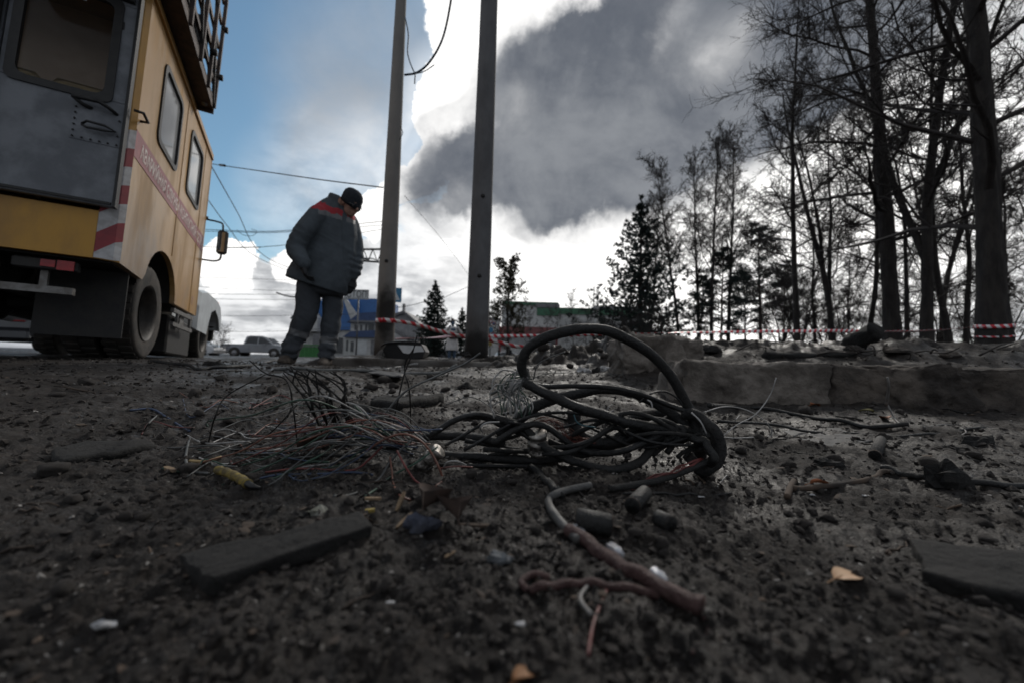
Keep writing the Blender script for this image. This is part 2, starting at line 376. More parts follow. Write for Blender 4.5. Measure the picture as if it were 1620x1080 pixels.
scatter('wood_chips', 700, .35, 5, .0012, .006, .2, M_bark, 'flat brown bark and wood chips scattered on the soil', 'wood chips', 5, sgrow=.45)
# ------------------------------------------------------------------ lettering
def text_mesh(body, size, depth=.001, name='lettering', sx=1.0, bold=0.0):
    cu = bpy.data.curves.new(name, 'FONT'); cu.body = body; cu.size = size; cu.extrude = depth; cu.align_x = 'LEFT'; cu.offset = bold; cu.resolution_u = 3
    o = bpy.data.objects.new(name, cu); COL.objects.link(o); dg = bpy.context.evaluated_depsgraph_get()
    me = bpy.data.meshes.new_from_object(o.evaluated_get(dg)); bpy.data.objects.remove(o); bpy.data.curves.remove(cu)
    me.name = name; me.materials.clear()
    if sx != 1.0: me.transform(Matrix.Diagonal((sx, 1, 1, 1)))
    return me
def place_text(me, origin, right, up, m, parent=None, name='lettering'):
    X = Vector(right).normalized(); Y = Vector(up).normalized(); Z = X.cross(Y)
    me.transform(Matrix(((X.x, Y.x, Z.x, origin[0]), (X.y, Y.y, Z.y, origin[1]), (X.z, Y.z, Z.z, origin[2]), (0, 0, 0, 1))))
    return link(name, me, m, parent)

# ------------------------------------------------------------------ the repair truck
M_tan = mat('faded_yellow_paint', (.46, .262, .082), (.32, .19, .075), 3.4, .36, .12, 40, rough2=.6, stretch=(1, 1, .3), sharp=(.35, .75))
t = M_tan.node_tree; b = t.nodes['Principled BSDF']; c0 = S(t, b.inputs['Base Color'].links[0].from_socket)   # dried road dirt, thickest low down and behind the wheel
tc = t.nodes.new('ShaderNodeTexCoord'); sp = t.nodes.new('ShaderNodeSeparateXYZ'); t.links.new(tc.outputs['Object'], sp.inputs[0])
zz = S(t, sp.outputs[2]); yy = S(t, sp.outputs[1]); n1 = nz(t, tc.outputs['Object'], 2.2, 8, .65, .4); n2 = nz(t, tc.outputs['Object'], 11, 8, .7, .2)
dirt = (zz * -.62 + yy * -.22 + n1 * 1.3 + n2 * .35).ss(.10, .95); c1 = mixc(t, dirt * .8, c0, (.235, .19, .155)); t.links.new(c1.k, b.inputs['Base Color'])
M_ora = mat('orange_paint', (.52, .27, .035), (.36, .19, .04), 4, .45, .1, 40, stretch=(1, 1, .4))
M_dgrey = mat('grey_door_paint', (.20, .215, .24), (.135, .146, .165), 5, .5, .25, 60, rough2=.7)
M_blk = mat('black_chassis', (.012, .012, .013), (.022, .02, .018), 10, .65, .3, 50)
M_rub = mat('black_rubber', (.012, .012, .013), (.02, .02, .02), 20, .55)
M_tyre = mat('tyre_rubber', (.030, .028, .026), (.065, .056, .048), 9, .85, .5, 90)
M_rim = mat('dirty_steel_rim', (.075, .066, .058), (.03, .027, .024), 8, .6, .3, 60, metal=.2)
M_steel = mat('rusty_steel', (.085, .06, .05), (.045, .035, .033), 12, .65, .4, 60, metal=.3)
M_lsteel = mat('grey_steel', (.22, .215, .21), (.12, .11, .10), 14, .5, .2, 60, metal=.4)
M_beam = mat('tan_beam', (.26, .17, .10), (.12, .08, .06), 8, .6, .3, 50)
M_white = mat('white_paint', (.62, .66, .68), (.50, .53, .55), 5, .35)
M_red = mat('red_paint', (.30, .035, .045), (.22, .03, .04), 9, .5)
M_stripe = mat('faded_red_stripe', (.30, .075, .082), (.24, .06, .066), 9, .5, .1, 40)
M_lett = mat('worn_white_lettering', (.74, .68, .64), (.55, .40, .38), 18, .6)
M_lens = mat('red_lens', (.38, .02, .025), (.25, .015, .02), 12, .25)
M_orlens = mat('orange_lens', (.75, .16, .02), None, 12, .25)
M_seat = mat('ochre_seat', (.38, .29, .13), (.28, .21, .10), 9, .8)
M_int = mat('brown_interior', (.62, .50, .39), (.52, .41, .32), 3, .8)
def glass(name, c, alpha, rough=.05):
    m = bpy.data.materials.get(name)
    if m: return m
    m = mat(name, c, tuple(x * .9 for x in c), 3, rough, 0, alpha=alpha, spec=.6); return m
M_pane = glass('side_pane', (.48, .49, .50), .72); M_rpane = glass('tinted_rear_pane', (.07, .058, .045), .16)  # pale grey of the side pane stands in for reflection on the glass

TR = np.array([.87795483, .47796076, -.02736484]); TF = np.array([-.47873766, .87679069, -.04525854]); TU = np.array([.00236143, .05283553, .99860044])
TA = P(189.05, 416.07, 3.11) - TU * .70
truck = empty('repair_truck', (0, 0, 0), 0, 'ochre repair truck with grey rear doors and a lift platform on its roof', 'truck')
truck.matrix_world = Matrix(((TR[0], TF[0], TU[0], TA[0]), (TR[1], TF[1], TU[1], TA[1]), (TR[2], TF[2], TU[2], TA[2]), (0, 0, 0, 1)))
def tb(mb, name, m): return mb.build(name, m, truck, (0, 0, .70))
W0 = -2.30; LB = 2.87; HB = 2.32; RF = -.07
# right and left side walls with wheel arch cut out
arch = [(1.16 + .555 * math.cos(a), -.05 + .44 * math.sin(a)) for a in np.linspace(math.pi, 0, 15)]
side = [(0, 0), (.55, -.015)] + [(x, z) for x, z in arch[1:]] + [(1.76, -.05), (LB, -.035), (LB, HB - .06), (0, HB - .06)]
for nm, a, b in (('side_wall', -.045, 0), ('side_wall', W0, W0 + .045)):
    # build round the windows: the wall is solid below, between and above them
    m_ = MB()
    m_.prism([(x, z) for x, z in side if z < 1.0] + [(LB, 1.27), (0, 1.27)], 0, a, b)
    m_.box((a, 0, 1.27), (b, .485, 2.01)); m_.box((a, 1.15, 1.27), (b, 1.635, 2.01)); m_.box((a, 2.31, 1.27), (b, LB, 2.01)); m_.box((a, 0, 2.01), (b, LB, HB))
    tb(m_, nm, M_tan)
for k, f0 in enumerate((.485, 1.635)):
    f1 = f0 + .665; u0, u1 = 1.27, 2.01
    for s_, r in ((1, 0.0), (-1, W0)):
        def rr_(i, rc):    # rounded rectangle
            o = []
            for cx, cz, a0 in ((f1 - i - rc, u1 - i - rc, 0), (f0 + i + rc, u1 - i - rc, 90), (f0 + i + rc, u0 + i + rc, 180), (f1 - i - rc, u0 + i + rc, 270)):
                for q in (0, 30, 60, 90): o.append((cx + rc * math.cos(math.radians(a0 + q)), cz + rc * math.sin(math.radians(a0 + q))))
            return o
        A_, B_ = rr_(-.02, .09), rr_(.028, .07); m_ = MB(); R_ = []
        for pl, dep in ((A_, -.004), (A_, .014), (B_, .016), (B_, -.02), (A_, -.004)): R_.append([(r + s_ * dep, x, z) for x, z in pl])
        m_.loft(R_, 0, False); w = tb(m_, 'window_frame', M_rub)
        m_ = MB(); m_.loft([[(r - s_ * .012, x, z) for x, z in B_], [(r - s_ * .006, x, z) for x, z in B_]]); tb(m_, 'window_pane', M_pane)
# rear: chamfered corner, wall, roof, floor, front wall
m_ = MB(); m_.loft([[(0, 0, z), (-.03, -.035, z), (-.126, RF, z), (-.126, RF + .03, z), (-.045, .0, z)] for z in (0, HB - .03)]); tb(m_, 'corner_panel', M_ora)
m_ = MB(); m_.box((W0, RF, .0), (-.129, RF + .04, .36)); m_.box((W0, RF, 2.13), (-.129, RF + .04, HB - .03)); m_.box((W0, RF, .363), (-1.42, RF + .04, 2.127)); tb(m_, 'rear_wall', M_ora)
m_ = MB(); xs = np.linspace(W0 - .02, .015, 9); top = [(x, HB + .0 + .09 * (1 - ((x - W0 / 2) / (W0 / 2)) ** 2)) for x in xs]
m_.loft([[(x, y, z) for x, z in top] + [(x, y, HB - .05) for x in xs[::-1]] for y in (RF - .02, LB + .02)]); tb(m_, 'roof', M_tan)
m_ = MB(); m_.box((W0 + .70, 0, -.02), (-.70, LB - .002, .03)); m_.box((-.699, 1.78, -.02), (-.05, LB - .002, .03)); m_.box((-.699, 0, -.012), (-.05, .54, .03)); m_.box((W0 + .05, 1.78, -.02), (W0 + .699, LB - .002, .03)); m_.box((W0 + .05, 0, -.012), (W0 + .699, .54, .03)); tb(m_, 'floor_pan', M_blk)
m_ = MB(); m_.box((W0 + .05, LB - .05, .035), (-.05, LB - .005, HB - .06)); tb(m_, 'front_wall', M_int)
for a_ in (-.066, W0 + .052): m_ = MB(); m_.box((a_, .04, .46), (a_ + .014, LB - .06, 1.24)); tb(m_, 'inner_lining', M_int)
m_ = MB(); m_.box((-.05, LB + .003, -.035), (.004, LB + .03, HB - .07)); tb(m_, 'edge_trim', M_tan)
for z in (.02, .62, 1.20):   # thin ribs pressed into the side
    pass
for f in (1.39, 2.46): m_ = MB(); m_.box((.0005, f - .008, -.03 if f > 2 else .42), (.006, f + .008, HB - .07)); tb(m_, 'seam_strip', M_tan)
# gutter, side stripe and its lettering, chevron, handle
m_ = MB(); m_.box((.0, RF, HB - .085), (.022, LB + .01, HB - .065)); tb(m_, 'rain_gutter', M_tan)
m_ = MB(); m_.box((-.001, -.0, .87), (.0035, LB + .03, 1.09)); tb(m_, 'side_stripe', M_stripe)
tx = text_mesh('АВАРИЙНАЯ СЛУЖБА КОНТАКТНОЙ СЕТИ', .165, .0008, 'stripe_lettering', .78, .004)
wd = max(v.co.x for v in tx.vertices); tx.transform(Matrix.Diagonal((2.60 / wd, 1, 1, 1)))
place_text(tx, (.0048, .13, .92 + .70), (0, 1, 0), (0, 0, 1), M_lett, truck, 'stripe_lettering')
tx = text_mesh('17', .15, .0008, 'fleet_number'); place_text(tx, (.002, 2.50, .08 + .70), (0, 1, 0), (0, 0, 1), mat('worn_pink', (.5, .34, .30), None, 20, .7), truck, 'fleet_number')
m_ = MB(); N = 7                               # red and white hazard bands round the corner
for q in range(N):
    z0 = .012 + q * .152; z1 = z0 + .152; o = .0035; sk = .12
    pts = [(.003, .06), (.0035, 0), (-.030 + o * .7, -.035 - o * .7), (-.126 + .001, RF - o)]; dz_ = [.0, .0, -.02, -sk]
    R_ = [[(x, y, max(.005, z0 + d)), (x, y, max(.006, z1 + d))] for (x, y), d in zip(pts[1:], dz_[1:])]
    R2 = [[(a[0] - .002, a[1] + .002, a[2]) for a in r] for r in R_]
    m2 = MB(); m2.loft([r + s[::-1] for r, s in zip(R_, R2)]); tb(m2, 'hazard_band', M_red if q % 2 else mat('hazard_white', (.55, .55, .56), (.36, .35, .35), 14, .5))
m_ = MB(); m_.tube([(.0, .06, 1.19), (.05, .05, 1.19), (.055, -.09, 1.19), (.0, -.10, 1.19)], .011, 8); tb(m_, 'grab_hook', M_rub)
# rear doors
def rear_door(r0, r1, mirror):
    f0, f1 = -.135, -.085; z0, z1 = .385, 2.12
    wz0, wz1 = 1.20, 1.99; w0, w1 = (r0 + .055, r1 - .115) if not mirror else (r0 + .115, r1 - .055)
    m_ = MB(); m_.box((r0, f0, z0), (r1, f1, wz0), bev=.006); m_.box((r0, f0, wz1), (r1, f1, z1), bev=.006)
    m_.box((r0, f0, wz0 + .0005), (w0, f1, wz1 - .0005)); m_.box((w1, f0, wz0 + .0005), (r1, f1, wz1 - .0005)); dr = tb(m_, 'rear_door', M_dgrey)
    def sub(mb, n, m): return mb.build(n, m, dr)
    g = MB(); e = .028; c_ = [(w0, wz0), (w1, wz0), (w1, wz1), (w0, wz1)]
    def rnd(i, rc):
        o = []
        for cx, cz, a0 in ((w1 - i - rc, wz1 - i - rc, 0), (w0 + i + rc, wz1 - i - rc, 90), (w0 + i + rc, wz0 + i + rc, 180), (w1 - i - rc, wz0 + i + rc, 270)):
            for q in (0, 30, 60, 90): o.append((cx + rc * math.cos(math.radians(a0 + q)), cz + rc * math.sin(math.radians(a0 + q))))
        return o
    A_, B_ = rnd(-.03, .05), rnd(.022, .06); g.loft([[(x, f0 + d, z) for x, z in pl] for pl, d in ((A_, -.001), (A_, -.012), (B_, -.014), (B_, .02), (A_, -.001))], 0, False); sub(g, 'gasket', M_rub)
    g = MB(); g.loft([[(x, f0 + d, z) for x, z in B_] for d in (.012, .017)]); sub(g, 'pane', M_rpane)
    ax = r1 - .01 if not mirror else r0 + .01
    g = MB(); g.box((r0 + .02, f0 - .012, z0 + .012), (r1 - .02, f0 - .0005, z0 + .03)); sub(g, 'bottom_rail', M_rub)
    g = MB(); g.box((r0 + .03, f0 - .035, z1 - .10), (r1 - .03, f0 - .0005, z1 - .05)); sub(g, 'drip_rail', M_rub)
    g = MB(); g.box((r1 - .012 if not mirror else r0 - .006, f0 - .014, z0), (r1 + .006 if not mirror else r0 + .012, f1, z1)); sub(g, 'edge_seal', M_rub)
    if not mirror:
        g = MB(); g.tube([(r1 - .28, f0 - .055, 1.135), (r1 - .14, f0 - .06, 1.14), (r1 - .085, f0 - .05, 1.115), (r1 - .05, f0, 1.10)], [.017, .016, .014, .012], 8); g.tube([(r1 - .28, f0 - .055, 1.135), (r1 - .235, f0 - .03, 1.105), (r1 - .19, f0 - .0, 1.10)], .014, 8); sub(g, 'door_handle', M_rub)
        g = MB(); g.tube([(r1 - .22, f0 - .03, .955), (r1 - .19, f0 - .05, .975), (r1 - .09, f0 - .05, .97), (r1 - .04, f0 - .02, .955), (r1 - .09, f0 - .045, .935), (r1 - .19, f0 - .045, .93), (r1 - .22, f0 - .03, .95)], .009, 7); sub(g, 'latch_lever', M_rub)
        g = MB(); g.box((r1 - .285, f0 - .005, .845), (r1 - .012, f0 - .0008, 1.10)); sub(g, 'lock_plate', M_dgrey)
        for q in [(r1 - .27, z) for z in np.linspace(.86, 1.085, 6)] + [(x, .86) for x in np.linspace(r1 - .22, r1 - .03, 5)] + [(r1 - .03, z) for z in (.93, 1.05)]: g = MB(); g.cyl((q[0], f0 - .012, q[1]), (q[0], f0 - .004, q[1]), .0075, .005, 6); sub(g, 'rivet', M_rub)
        g = MB(); g.box((r0 + .28, f0 + .0055, 1.925), (r0 + .37, f0 + .0105, 1.955)); sub(g, 'sticker', M_white)
        g = MB(); g.box((r1 - .105, f0 - .006, 1.79), (r1 - .075, f0 - .0006, 1.85)); sub(g, 'hinge_plate', M_rub)
    else:
        g = MB(); g.cyl((r1 - .02, f0 - .03, z0), (r1 - .02, f0 - .03, z1), .022, None, 8); sub(g, 'lock_rod', M_rub)
    return dr
rear_door(-.700, -.028, False); rear_door(-1.400, -.712, True)
for k, r in enumerate((-.36, -.80)):            # seats behind the rear window
    m_ = MB(); m_.box((r - .20, .10, .45), (r + .20, .20, 1.40), bev=.04); m_.box((r - .20, .20, .38), (r + .20, .44, .52), bev=.04); tb(m_, 'seat', M_seat)
m_ = MB(); m_.box((W0 + .1, .46, .06), (-.1, .475, 2.22)); tb(m_, 'light_catch_panel', M_int)  # panel added behind the seats to catch light through the rear window
# underside
m_ = MB()
for r in (-.72, -1.58): m_.box((r - .045, -.02, -.24), (r + .045, 5.5, -.04))
for f in (.06, 1.1, 2.3): m_.box((-1.56, f - .06, -.20), (-.74, f + .06, -.06))
m_.box((W0 + .68, .02, -.075), (-.68, LB - .05, -.022)); tb(m_, 'chassis_frame', M_blk)
m_ = MB(); m_.cyl((-2.1, 1.07, -.25), (-.2, 1.07, -.25), .07); m_.sphere((-1.15, 1.07, -.25), (.19, .2, .2)); tb(m_, 'axle', M_blk)
m_ = MB(); m_.cyl((-2.0, 4.78, -.17), (-.3, 4.78, -.17), .05); tb(m_, 'axle', M_blk)
m_ = MB(); m_.box((-.56, -.015, -.115), (-.22, .05, -.035), bev=.01); tl = tb(m_, 'tail_light', M_blk)
g = MB(); g.box((-.41, -.024, -.095), (-.335, -.016, -.045)); g.build('lens', M_lens, tl); g = MB(); g.box((-.325, -.026, -.11), (-.235, -.016, -.04)); g.build('lens', M_lens, tl)
m_ = MB(); m_.box((-.74, -.03, -.285), (-.225, .02, -.235)); m_.box((-.42, .022, -.235), (-.38, .05, -.1)); tb(m_, 'rear_bar', M_lsteel)
m_ = MB(); m_.tube([(-.645 + .045 * math.cos(a), -.04, -.125 + .045 * math.sin(a)) for a in np.linspace(0, 6.283, 17)], .011, 6); m_.cyl((-.645, -.035, -.125), (-.645, .02, -.125), .045, .03); tb(m_, 'reversing_lamp', M_lsteel)
for a_, b_ in ((-.55, -.03), (W0 + .03, W0 + .55)): m_ = MB(); m_.box((a_, .33, -.56), (b_, .345, -.014)); tb(m_, 'mud_flap', M_blk)
m_ = MB(); m_.loft([[(rr0, 1.16 + q * math.cos(a), -.05 + (q - .115) * math.sin(a)) for a in np.linspace(math.pi, 0, 13)] for rr0, q in ((-.047, .57), (-.66, .57))], 0, False, True, False); tb(m_, 'wheel_housing', M_blk)
m_ = MB(); m_.box((-.60, 2.05, -.60), (-.10, 3.25, -.14), bev=.02); tb(m_, 'fuel_tank', M_blk)
m_ = MB(); m_.bar((-.01, 1.72, -.12), (-.01, 2.72, -.10), .03, .045); m_.bar((-.01, 1.74, -.275), (-.01, 2.74, -.265), .03, .045); m_.bar((-.01, 1.95, -.26), (-.01, 1.95, -.12), .025); m_.bar((-.01, 2.62, -.26), (-.01, 2.62, -.11), .025)
m_.box((-.07, 2.2, -.24), (-.03, 2.42, -.13)); tb(m_, 'side_step', M_lsteel)
def wheel(r_in, r_out, f, u, R, name='wheel'):
    s_ = 1 if r_out > r_in else -1; w = abs(r_out - r_in); m_ = MB(); prof = [(0, .60), (.02, .78), (.0, .93), (.06, .995), (.5, 1.0), (.94, .995), (1.0, .93), (.98, .78), (.94, .60)]; n = 40
    m_.loft([[(r_in + s_ * w * a, f + R * q * math.cos(t_), u + R * q * math.sin(t_)) for t_ in np.arange(n) * 2 * math.pi / n] for a, q in prof], 0, False, True)
    for t_ in np.arange(30) * 2 * math.pi / 30:       # tread lugs
        for h, sh in ((0, 0), (.5, .10)):
            c1, s1 = math.cos(t_ + sh), math.sin(t_ + sh); T_ = np.array([0, -s1, c1]) * .026; N_ = np.array([0, c1, s1]) * R
            a0 = np.array([r_in + s_ * w * (.03 + h * .93), f, u]); a1 = np.array([r_in + s_ * w * (.44 + h * .93), f, u])
            m_.hexa([a0 + N_ * .985 - T_, a0 + N_ * .985 + T_, a1 + N_ * .985 + T_, a1 + N_ * .985 - T_, a0 + N_ * 1.02 - T_ * .8, a0 + N_ * 1.02 + T_ * .8, a1 + N_ * 1.022 + T_ * .8, a1 + N_ * 1.022 - T_ * .8])
    wl = tb(m_, name, M_tyre); m_ = MB()
    prof = [(.99, .62), (.96, .60), (.90, .565), (.70, .54), (.38, .50), (.34, .40), (.30, .26), (.30, .16), (.55, .14), (.60, .08), (.60, .01)]
    m_.loft([[(r_in + s_ * w * a, f + R * q * math.cos(t_), u + R * q * math.sin(t_)) for t_ in np.arange(28) * 2 * math.pi / 28] for a, q in prof], 0, False, True)
    for t_ in np.arange(6) * math.pi / 3: m_.cyl((r_in + s_ * w * .30, f + R * .2 * math.cos(t_), u + R * .2 * math.sin(t_)), (r_in + s_ * w * .42, f + R * .2 * math.cos(t_), u + R * .2 * math.sin(t_)), .016, .012, 6)
    m_.build('rim', M_rim, wl)
for a, b in ((-.285, -.055), (-.32, -.55), (W0 + .285, W0 + .055), (W0 + .32, W0 + .55)): wheel(a, b, 1.075, -.25, .445)
for a, b in ((-.40, -.18), (W0 + .40, W0 + .18)): wheel(a, b, 4.78, -.17, .445)
# cab, bonnet, wings, mirror
m_ = MB(); cab = [(2.92, -.05), (3.85, -.05), (3.95, .75), (3.70, 1.52), (3.0, 1.56), (2.92, .8)]
m_.loft([[(r, x if sc else x, z) for x, z in cab] for r, sc in ((-.26, 1), (W0 + .26, 1))]); m_.prism([(3.8, .05), (5.5, .02), (5.55, .45), (5.4, .72), (3.9, .80)], 0, -.55, W0 + .55); tb(m_, 'cab', M_white)
for s_, r0, r1 in ((1, -.60, -.045), (-1, W0 + .60, W0 + .045)):
    m_ = MB(); outer = [(3.30, -.16), (3.33, .20), (3.45, .42), (3.9, .50), (4.9, .52), (5.35, .46), (5.55, .30), (5.6, .0)]; inner = [(5.45, .0), (5.35, .14), (5.2, .24), (4.78, .34), (4.38, .24), (4.2, .0), (4.12, -.16)]
    rs = [r0, r1 - s_ * .05, r1]; m_.loft([[(r, x + (0.03 if q == 2 else 0) * (4.5 - x), z - (.03 if q == 2 else 0)) for x, z in outer + inner] for q, r in enumerate(rs)]); tb(m_, 'wing', M_white)
m_ = MB(); m_.box((W0 + .16, 5.56, -.20), (-.16, 5.68, .02), bev=.02); tb(m_, 'front_bumper', M_blk)
m_ = MB(); m_.box((-.24, 5.45, .36), (-.13, 5.60, .53), bev=.02); m_.box((-.24, 5.40, .04), (-.12, 5.60, .26), bev=.02); tb(m_, 'lamp_housing', M_blk)
m_ = MB(); m_.sphere((-.135, 5.5, .53), (.035, .045, .035)); tb(m_, 'turn_signal', M_orlens)
m_ = MB(); m_.tube(spline([(0, 2.93, 1.37), (.12, 2.95, 1.37), (.19, 2.95, 1.35), (.205, 2.95, 1.25)], 5), .013, 7); m_.cyl((-.01, 2.93, 1.39), (.02, 2.93, 1.39), .025); tb(m_, 'mirror_arm', M_rub); m_ = MB(); m_.tube(spline([(.21, 2.95, .9), (.2, 2.95, .82), (.13, 2.95, .785), (-.02, 2.93, .78)], 5), .013, 7); tb(m_, 'mirror_arm', M_rub)
m_ = MB(); m_.box((.145, 2.93, .90), (.275, 3.0, 1.25), bev=.025); mr = tb(m_, 'side_mirror', M_rub)
g = MB(); g.box((.165, 2.926, .93), (.255, 2.9295, 1.22)); g.build('mirror_glass', mat('mirror_glass', (.5, .52, .55), None, 2, .03, metal=1), mr)
# the lift platform folded down on the roof
pu = 2.33; of = 1.66; ob = -1.2
m_ = MB(); m_.box((-.02, ob, pu + .0), (.17, of, pu + .012)); m_.box((-.9, ob, pu + .075), (.17, of, pu + .11)); tb(m_, 'platform_deck', M_steel)
for r, m, w, h in ((.0, M_blk, .05, .11), (.055, M_beam, .035, .08), (.10, M_lsteel, .022, .05), (.155, M_steel, .03, .10)):
    m_ = MB(); m_.bar((r, ob, pu + .013 + h / 2), (r, of - .02, pu + .013 + h / 2), w, h); tb(m_, 'platform_beam', m)
m_ = MB(); m_.box((-.02, of + .001, pu - .045), (.175, of + .022, pu + .06)); tb(m_, 'end_plate', M_steel)
for u in (.30, .55, .80, 1.12, 1.40): m_ = MB(); m_.bar((.155 + .006 * u, ob, pu + u), (.155 + .006 * u, of - .01, pu + u), .026, .05 if u != .55 else .08); tb(m_, 'guard_rail', M_steel)
for f in (of - .02, of - .42, .80, .32, -.2, -.7): m_ = MB(); m_.bar((.178, f, pu + .02), (.19, f, pu + 1.45), .035, .04); tb(m_, 'guard_post', M_steel)
for f in (of - .05, .85): m_ = MB(); m_.bar((.17, f, pu + .05), (.18, f - .42, pu + 1.1), .028, .03); tb(m_, 'brace', M_blk)
m_ = MB(); m_.box((.05, .95, pu + .32), (.14, 1.22, pu + .62)); m_.box((.02, .2, pu + .12), (.13, .75, pu + .42)); tb(m_, 'control_box', M_blk)
for f, u in ((of - .02, .42), (of - .02, 1.05), (1.2, .42)): m_ = MB(); m_.cyl((.17, f, pu + u), (.235, f, pu + u), .035, None, 10); tb(m_, 'hinge_knob', M_blk)
m_ = MB(); m_.cyl((.10, of - .10, pu - .02), (.10, of - .10, pu + .03), .03); tb(m_, 'bolt', M_lsteel)
m_ = MB(); m_.tube(spline([(.12, .3, pu + .5), (.16, .7, pu + .30), (.165, 1.1, pu + .33), (.15, 1.45, pu + .16), (.17, 1.6, pu + .1)], 6), .012, 6); tb(m_, 'hose', M_rub)
for r in (-.9, -1.7): m_ = MB(); m_.bar((r, ob + .3, pu + .26), (r, 3.2, pu + .26), .12, .2); tb(m_, 'lift_arm', M_ora)
# ------------------------------------------------------------------ people
def remesh(mb, name, vox, smooth_it=6, disp=None):
    me = mb.mesh(name); o = bpy.data.objects.new(name, me); COL.objects.link(o)
    md = o.modifiers.new('r', 'REMESH'); md.mode = 'VOXEL'; md.voxel_size = vox
    if smooth_it: sm = o.modifiers.new('s', 'SMOOTH'); sm.iterations = smooth_it; sm.factor = .5
    dg = bpy.context.evaluated_depsgraph_get(); r = bpy.data.meshes.new_from_object(o.evaluated_get(dg)); bpy.data.objects.remove(o); bpy.data.meshes.remove(me)
    r.name = name
    if disp is not None:
        n = len(r.vertices); co = np.empty(n * 3); r.vertices.foreach_get('co', co); co = co.reshape(-1, 3); nn = np.empty(n * 3); r.vertices.foreach_get('normal', nn)
        r.vertices.foreach_set('co', (co + nn.reshape(-1, 3) * disp(co)[:, None]).ravel())
    r.polygons.foreach_set('use_smooth', np.ones(len(r.polygons), bool)); r.materials.clear(); r.update(); return r
def paint(me, mats, fn):
    c = np.empty(len(me.polygons) * 3); me.polygons.foreach_get('center', c); me.polygons.foreach_set('material_index', fn(c.reshape(-1, 3)).astype(np.int32))
    for m in mats: me.materials.append(m)
    me.update(); return me
M_skin = mat('skin', (.42, .25, .19), (.36, .20, .15), 20, .55)
M_slate = mat('slate_workwear', (.078, .094, .110), (.060, .073, .085), 9, .85, .35, 220)
M_trou = mat('dark_work_trousers', (.060, .068, .080), (.048, .054, .063), 8, .9, .35, 200)
M_cred = mat('red_workwear', (.42, .035, .05), (.33, .03, .04), 9, .85, .3, 200)
M_refl = mat('grey_reflective_strip', (.15, .155, .165), (.11, .115, .12), 12, .5)
M_knit = mat('dark_knit', (.014, .018, .026), (.024, .03, .038), 60, .95, .8, 240)
M_glove = mat('dark_glove', (.016, .017, .02), (.028, .03, .034), 30, .8, .4, 150)
M_boot = mat('muddy_boot', (.045, .036, .03), (.085, .068, .056), 14, .85, .5, 80)
M_dark = mat('near_black_plastic', (.010, .010, .011), None, 10, .4)
D0 = 4.07; PX = D0 / F
def mp(x, y, o=0.0): return P(x, y, D0 + o)
man = empty('person', tuple(mp(487, 579)), 0, 'man in grey and red workwear and dark knit hat looking down at the ground', 'person')
mo = np.array(man.location)
def ring(xl, yl, xr, yr, dep, o=0.0, n=22):
    a, b = mp(xl, yl, o), mp(xr, yr, o); c = (a + b) / 2; h = (b - a) / 2; v = np.array([0, 1.0, 0]); th = np.arange(n) * 2 * math.pi / n
    sq = lambda q: np.sign(q) * np.abs(q) ** .85
    return c + sq(np.cos(th))[:, None] * h + sq(np.sin(th))[:, None] * v * dep * PX
def limb(mb, L, n=14):
    """L: (px, py, depth offset, radius px)"""
    q = spline(L, 6); mb.tube([mp(*a[:3]) for a in q], [a[3] * PX for a in q], n)
    mb.sphere(mp(*L[0][:3]), L[0][3] * PX * .98); mb.sphere(mp(*L[-1][:3]), L[-1][3] * PX * .98)
# body: head, neck, trunk, arms, hands and legs in one skin
fw = np.array([.80, -.36, -.48]); fw /= np.linalg.norm(fw); up = np.array([.34, -.12, .93]); rt = np.cross(fw, up); rt /= np.linalg.norm(rt); up = np.cross(rt, fw)
HC = mp(555.5, 322, -.06); HM = np.stack([rt, fw, up], 1)
def hp(x, y, z): return HC + HM @ np.array([x, y, z])
bd = MB()
bd.sphere(hp(0, -.008, .035), (.076, .098, .088), 18, 12, R=HM); bd.sphere(hp(0, .028, -.04), (.062, .068, .085), 16, 10, R=HM); bd.sphere(hp(0, .055, -.092), (.036, .034, .03), R=HM)
bd.tube([hp(0, .085, .012), hp(0, .108, -.026), hp(0, .098, -.04)], [.010, .017, .013], 8); bd.sphere(hp(0, .086, .026), (.052, .016, .012), R=HM)
bd.sphere(hp(0, .088, -.066), (.026, .012, .008), R=HM); bd.sphere(hp(0, .086, -.078), (.022, .012, .008), R=HM)
for s_ in (-1, 1): bd.sphere(hp(s_ * .076, -.008, -.012), (.012, .024, .034), R=HM); bd.sphere(hp(s_ * .045, .06, -.03), (.024, .024, .022), R=HM)
limb(bd, [(531, 330, 0, 10), (540, 322, -.02, 9), (549, 318, -.05, 9)])
limb(bd, [(507, 440, 0, 16), (515, 400, 0, 16), (522, 360, 0, 14), (529, 335, 0, 10)])
ARM_R = [(506, 342, -.07, 7), (484, 366, -.19, 6.5), (467, 392, -.24, 7), (474, 412, -.27, 6.2), (481, 424, -.28, 5)]
ARM_L = [(556, 352, .10, 8), (563, 378, .12, 7), (565, 402, .10, 6.4), (563, 425, .06, 5.6), (559, 442, .03, 4.6)]
limb(bd, ARM_R); limb(bd, ARM_L)
LEG_R = [(496, 448, -.05, 10), (489, 482, -.06, 10), (483, 510, -.07, 9), (470, 538, -.06, 8), (459, 562, -.06, 6)]
LEG_L = [(521, 455, .05, 10), (524, 490, .06, 10), (523, 515, .06, 9), (519, 540, .06, 8), (516, 560, .05, 6)]
limb(bd, LEG_R); limb(bd, LEG_L)
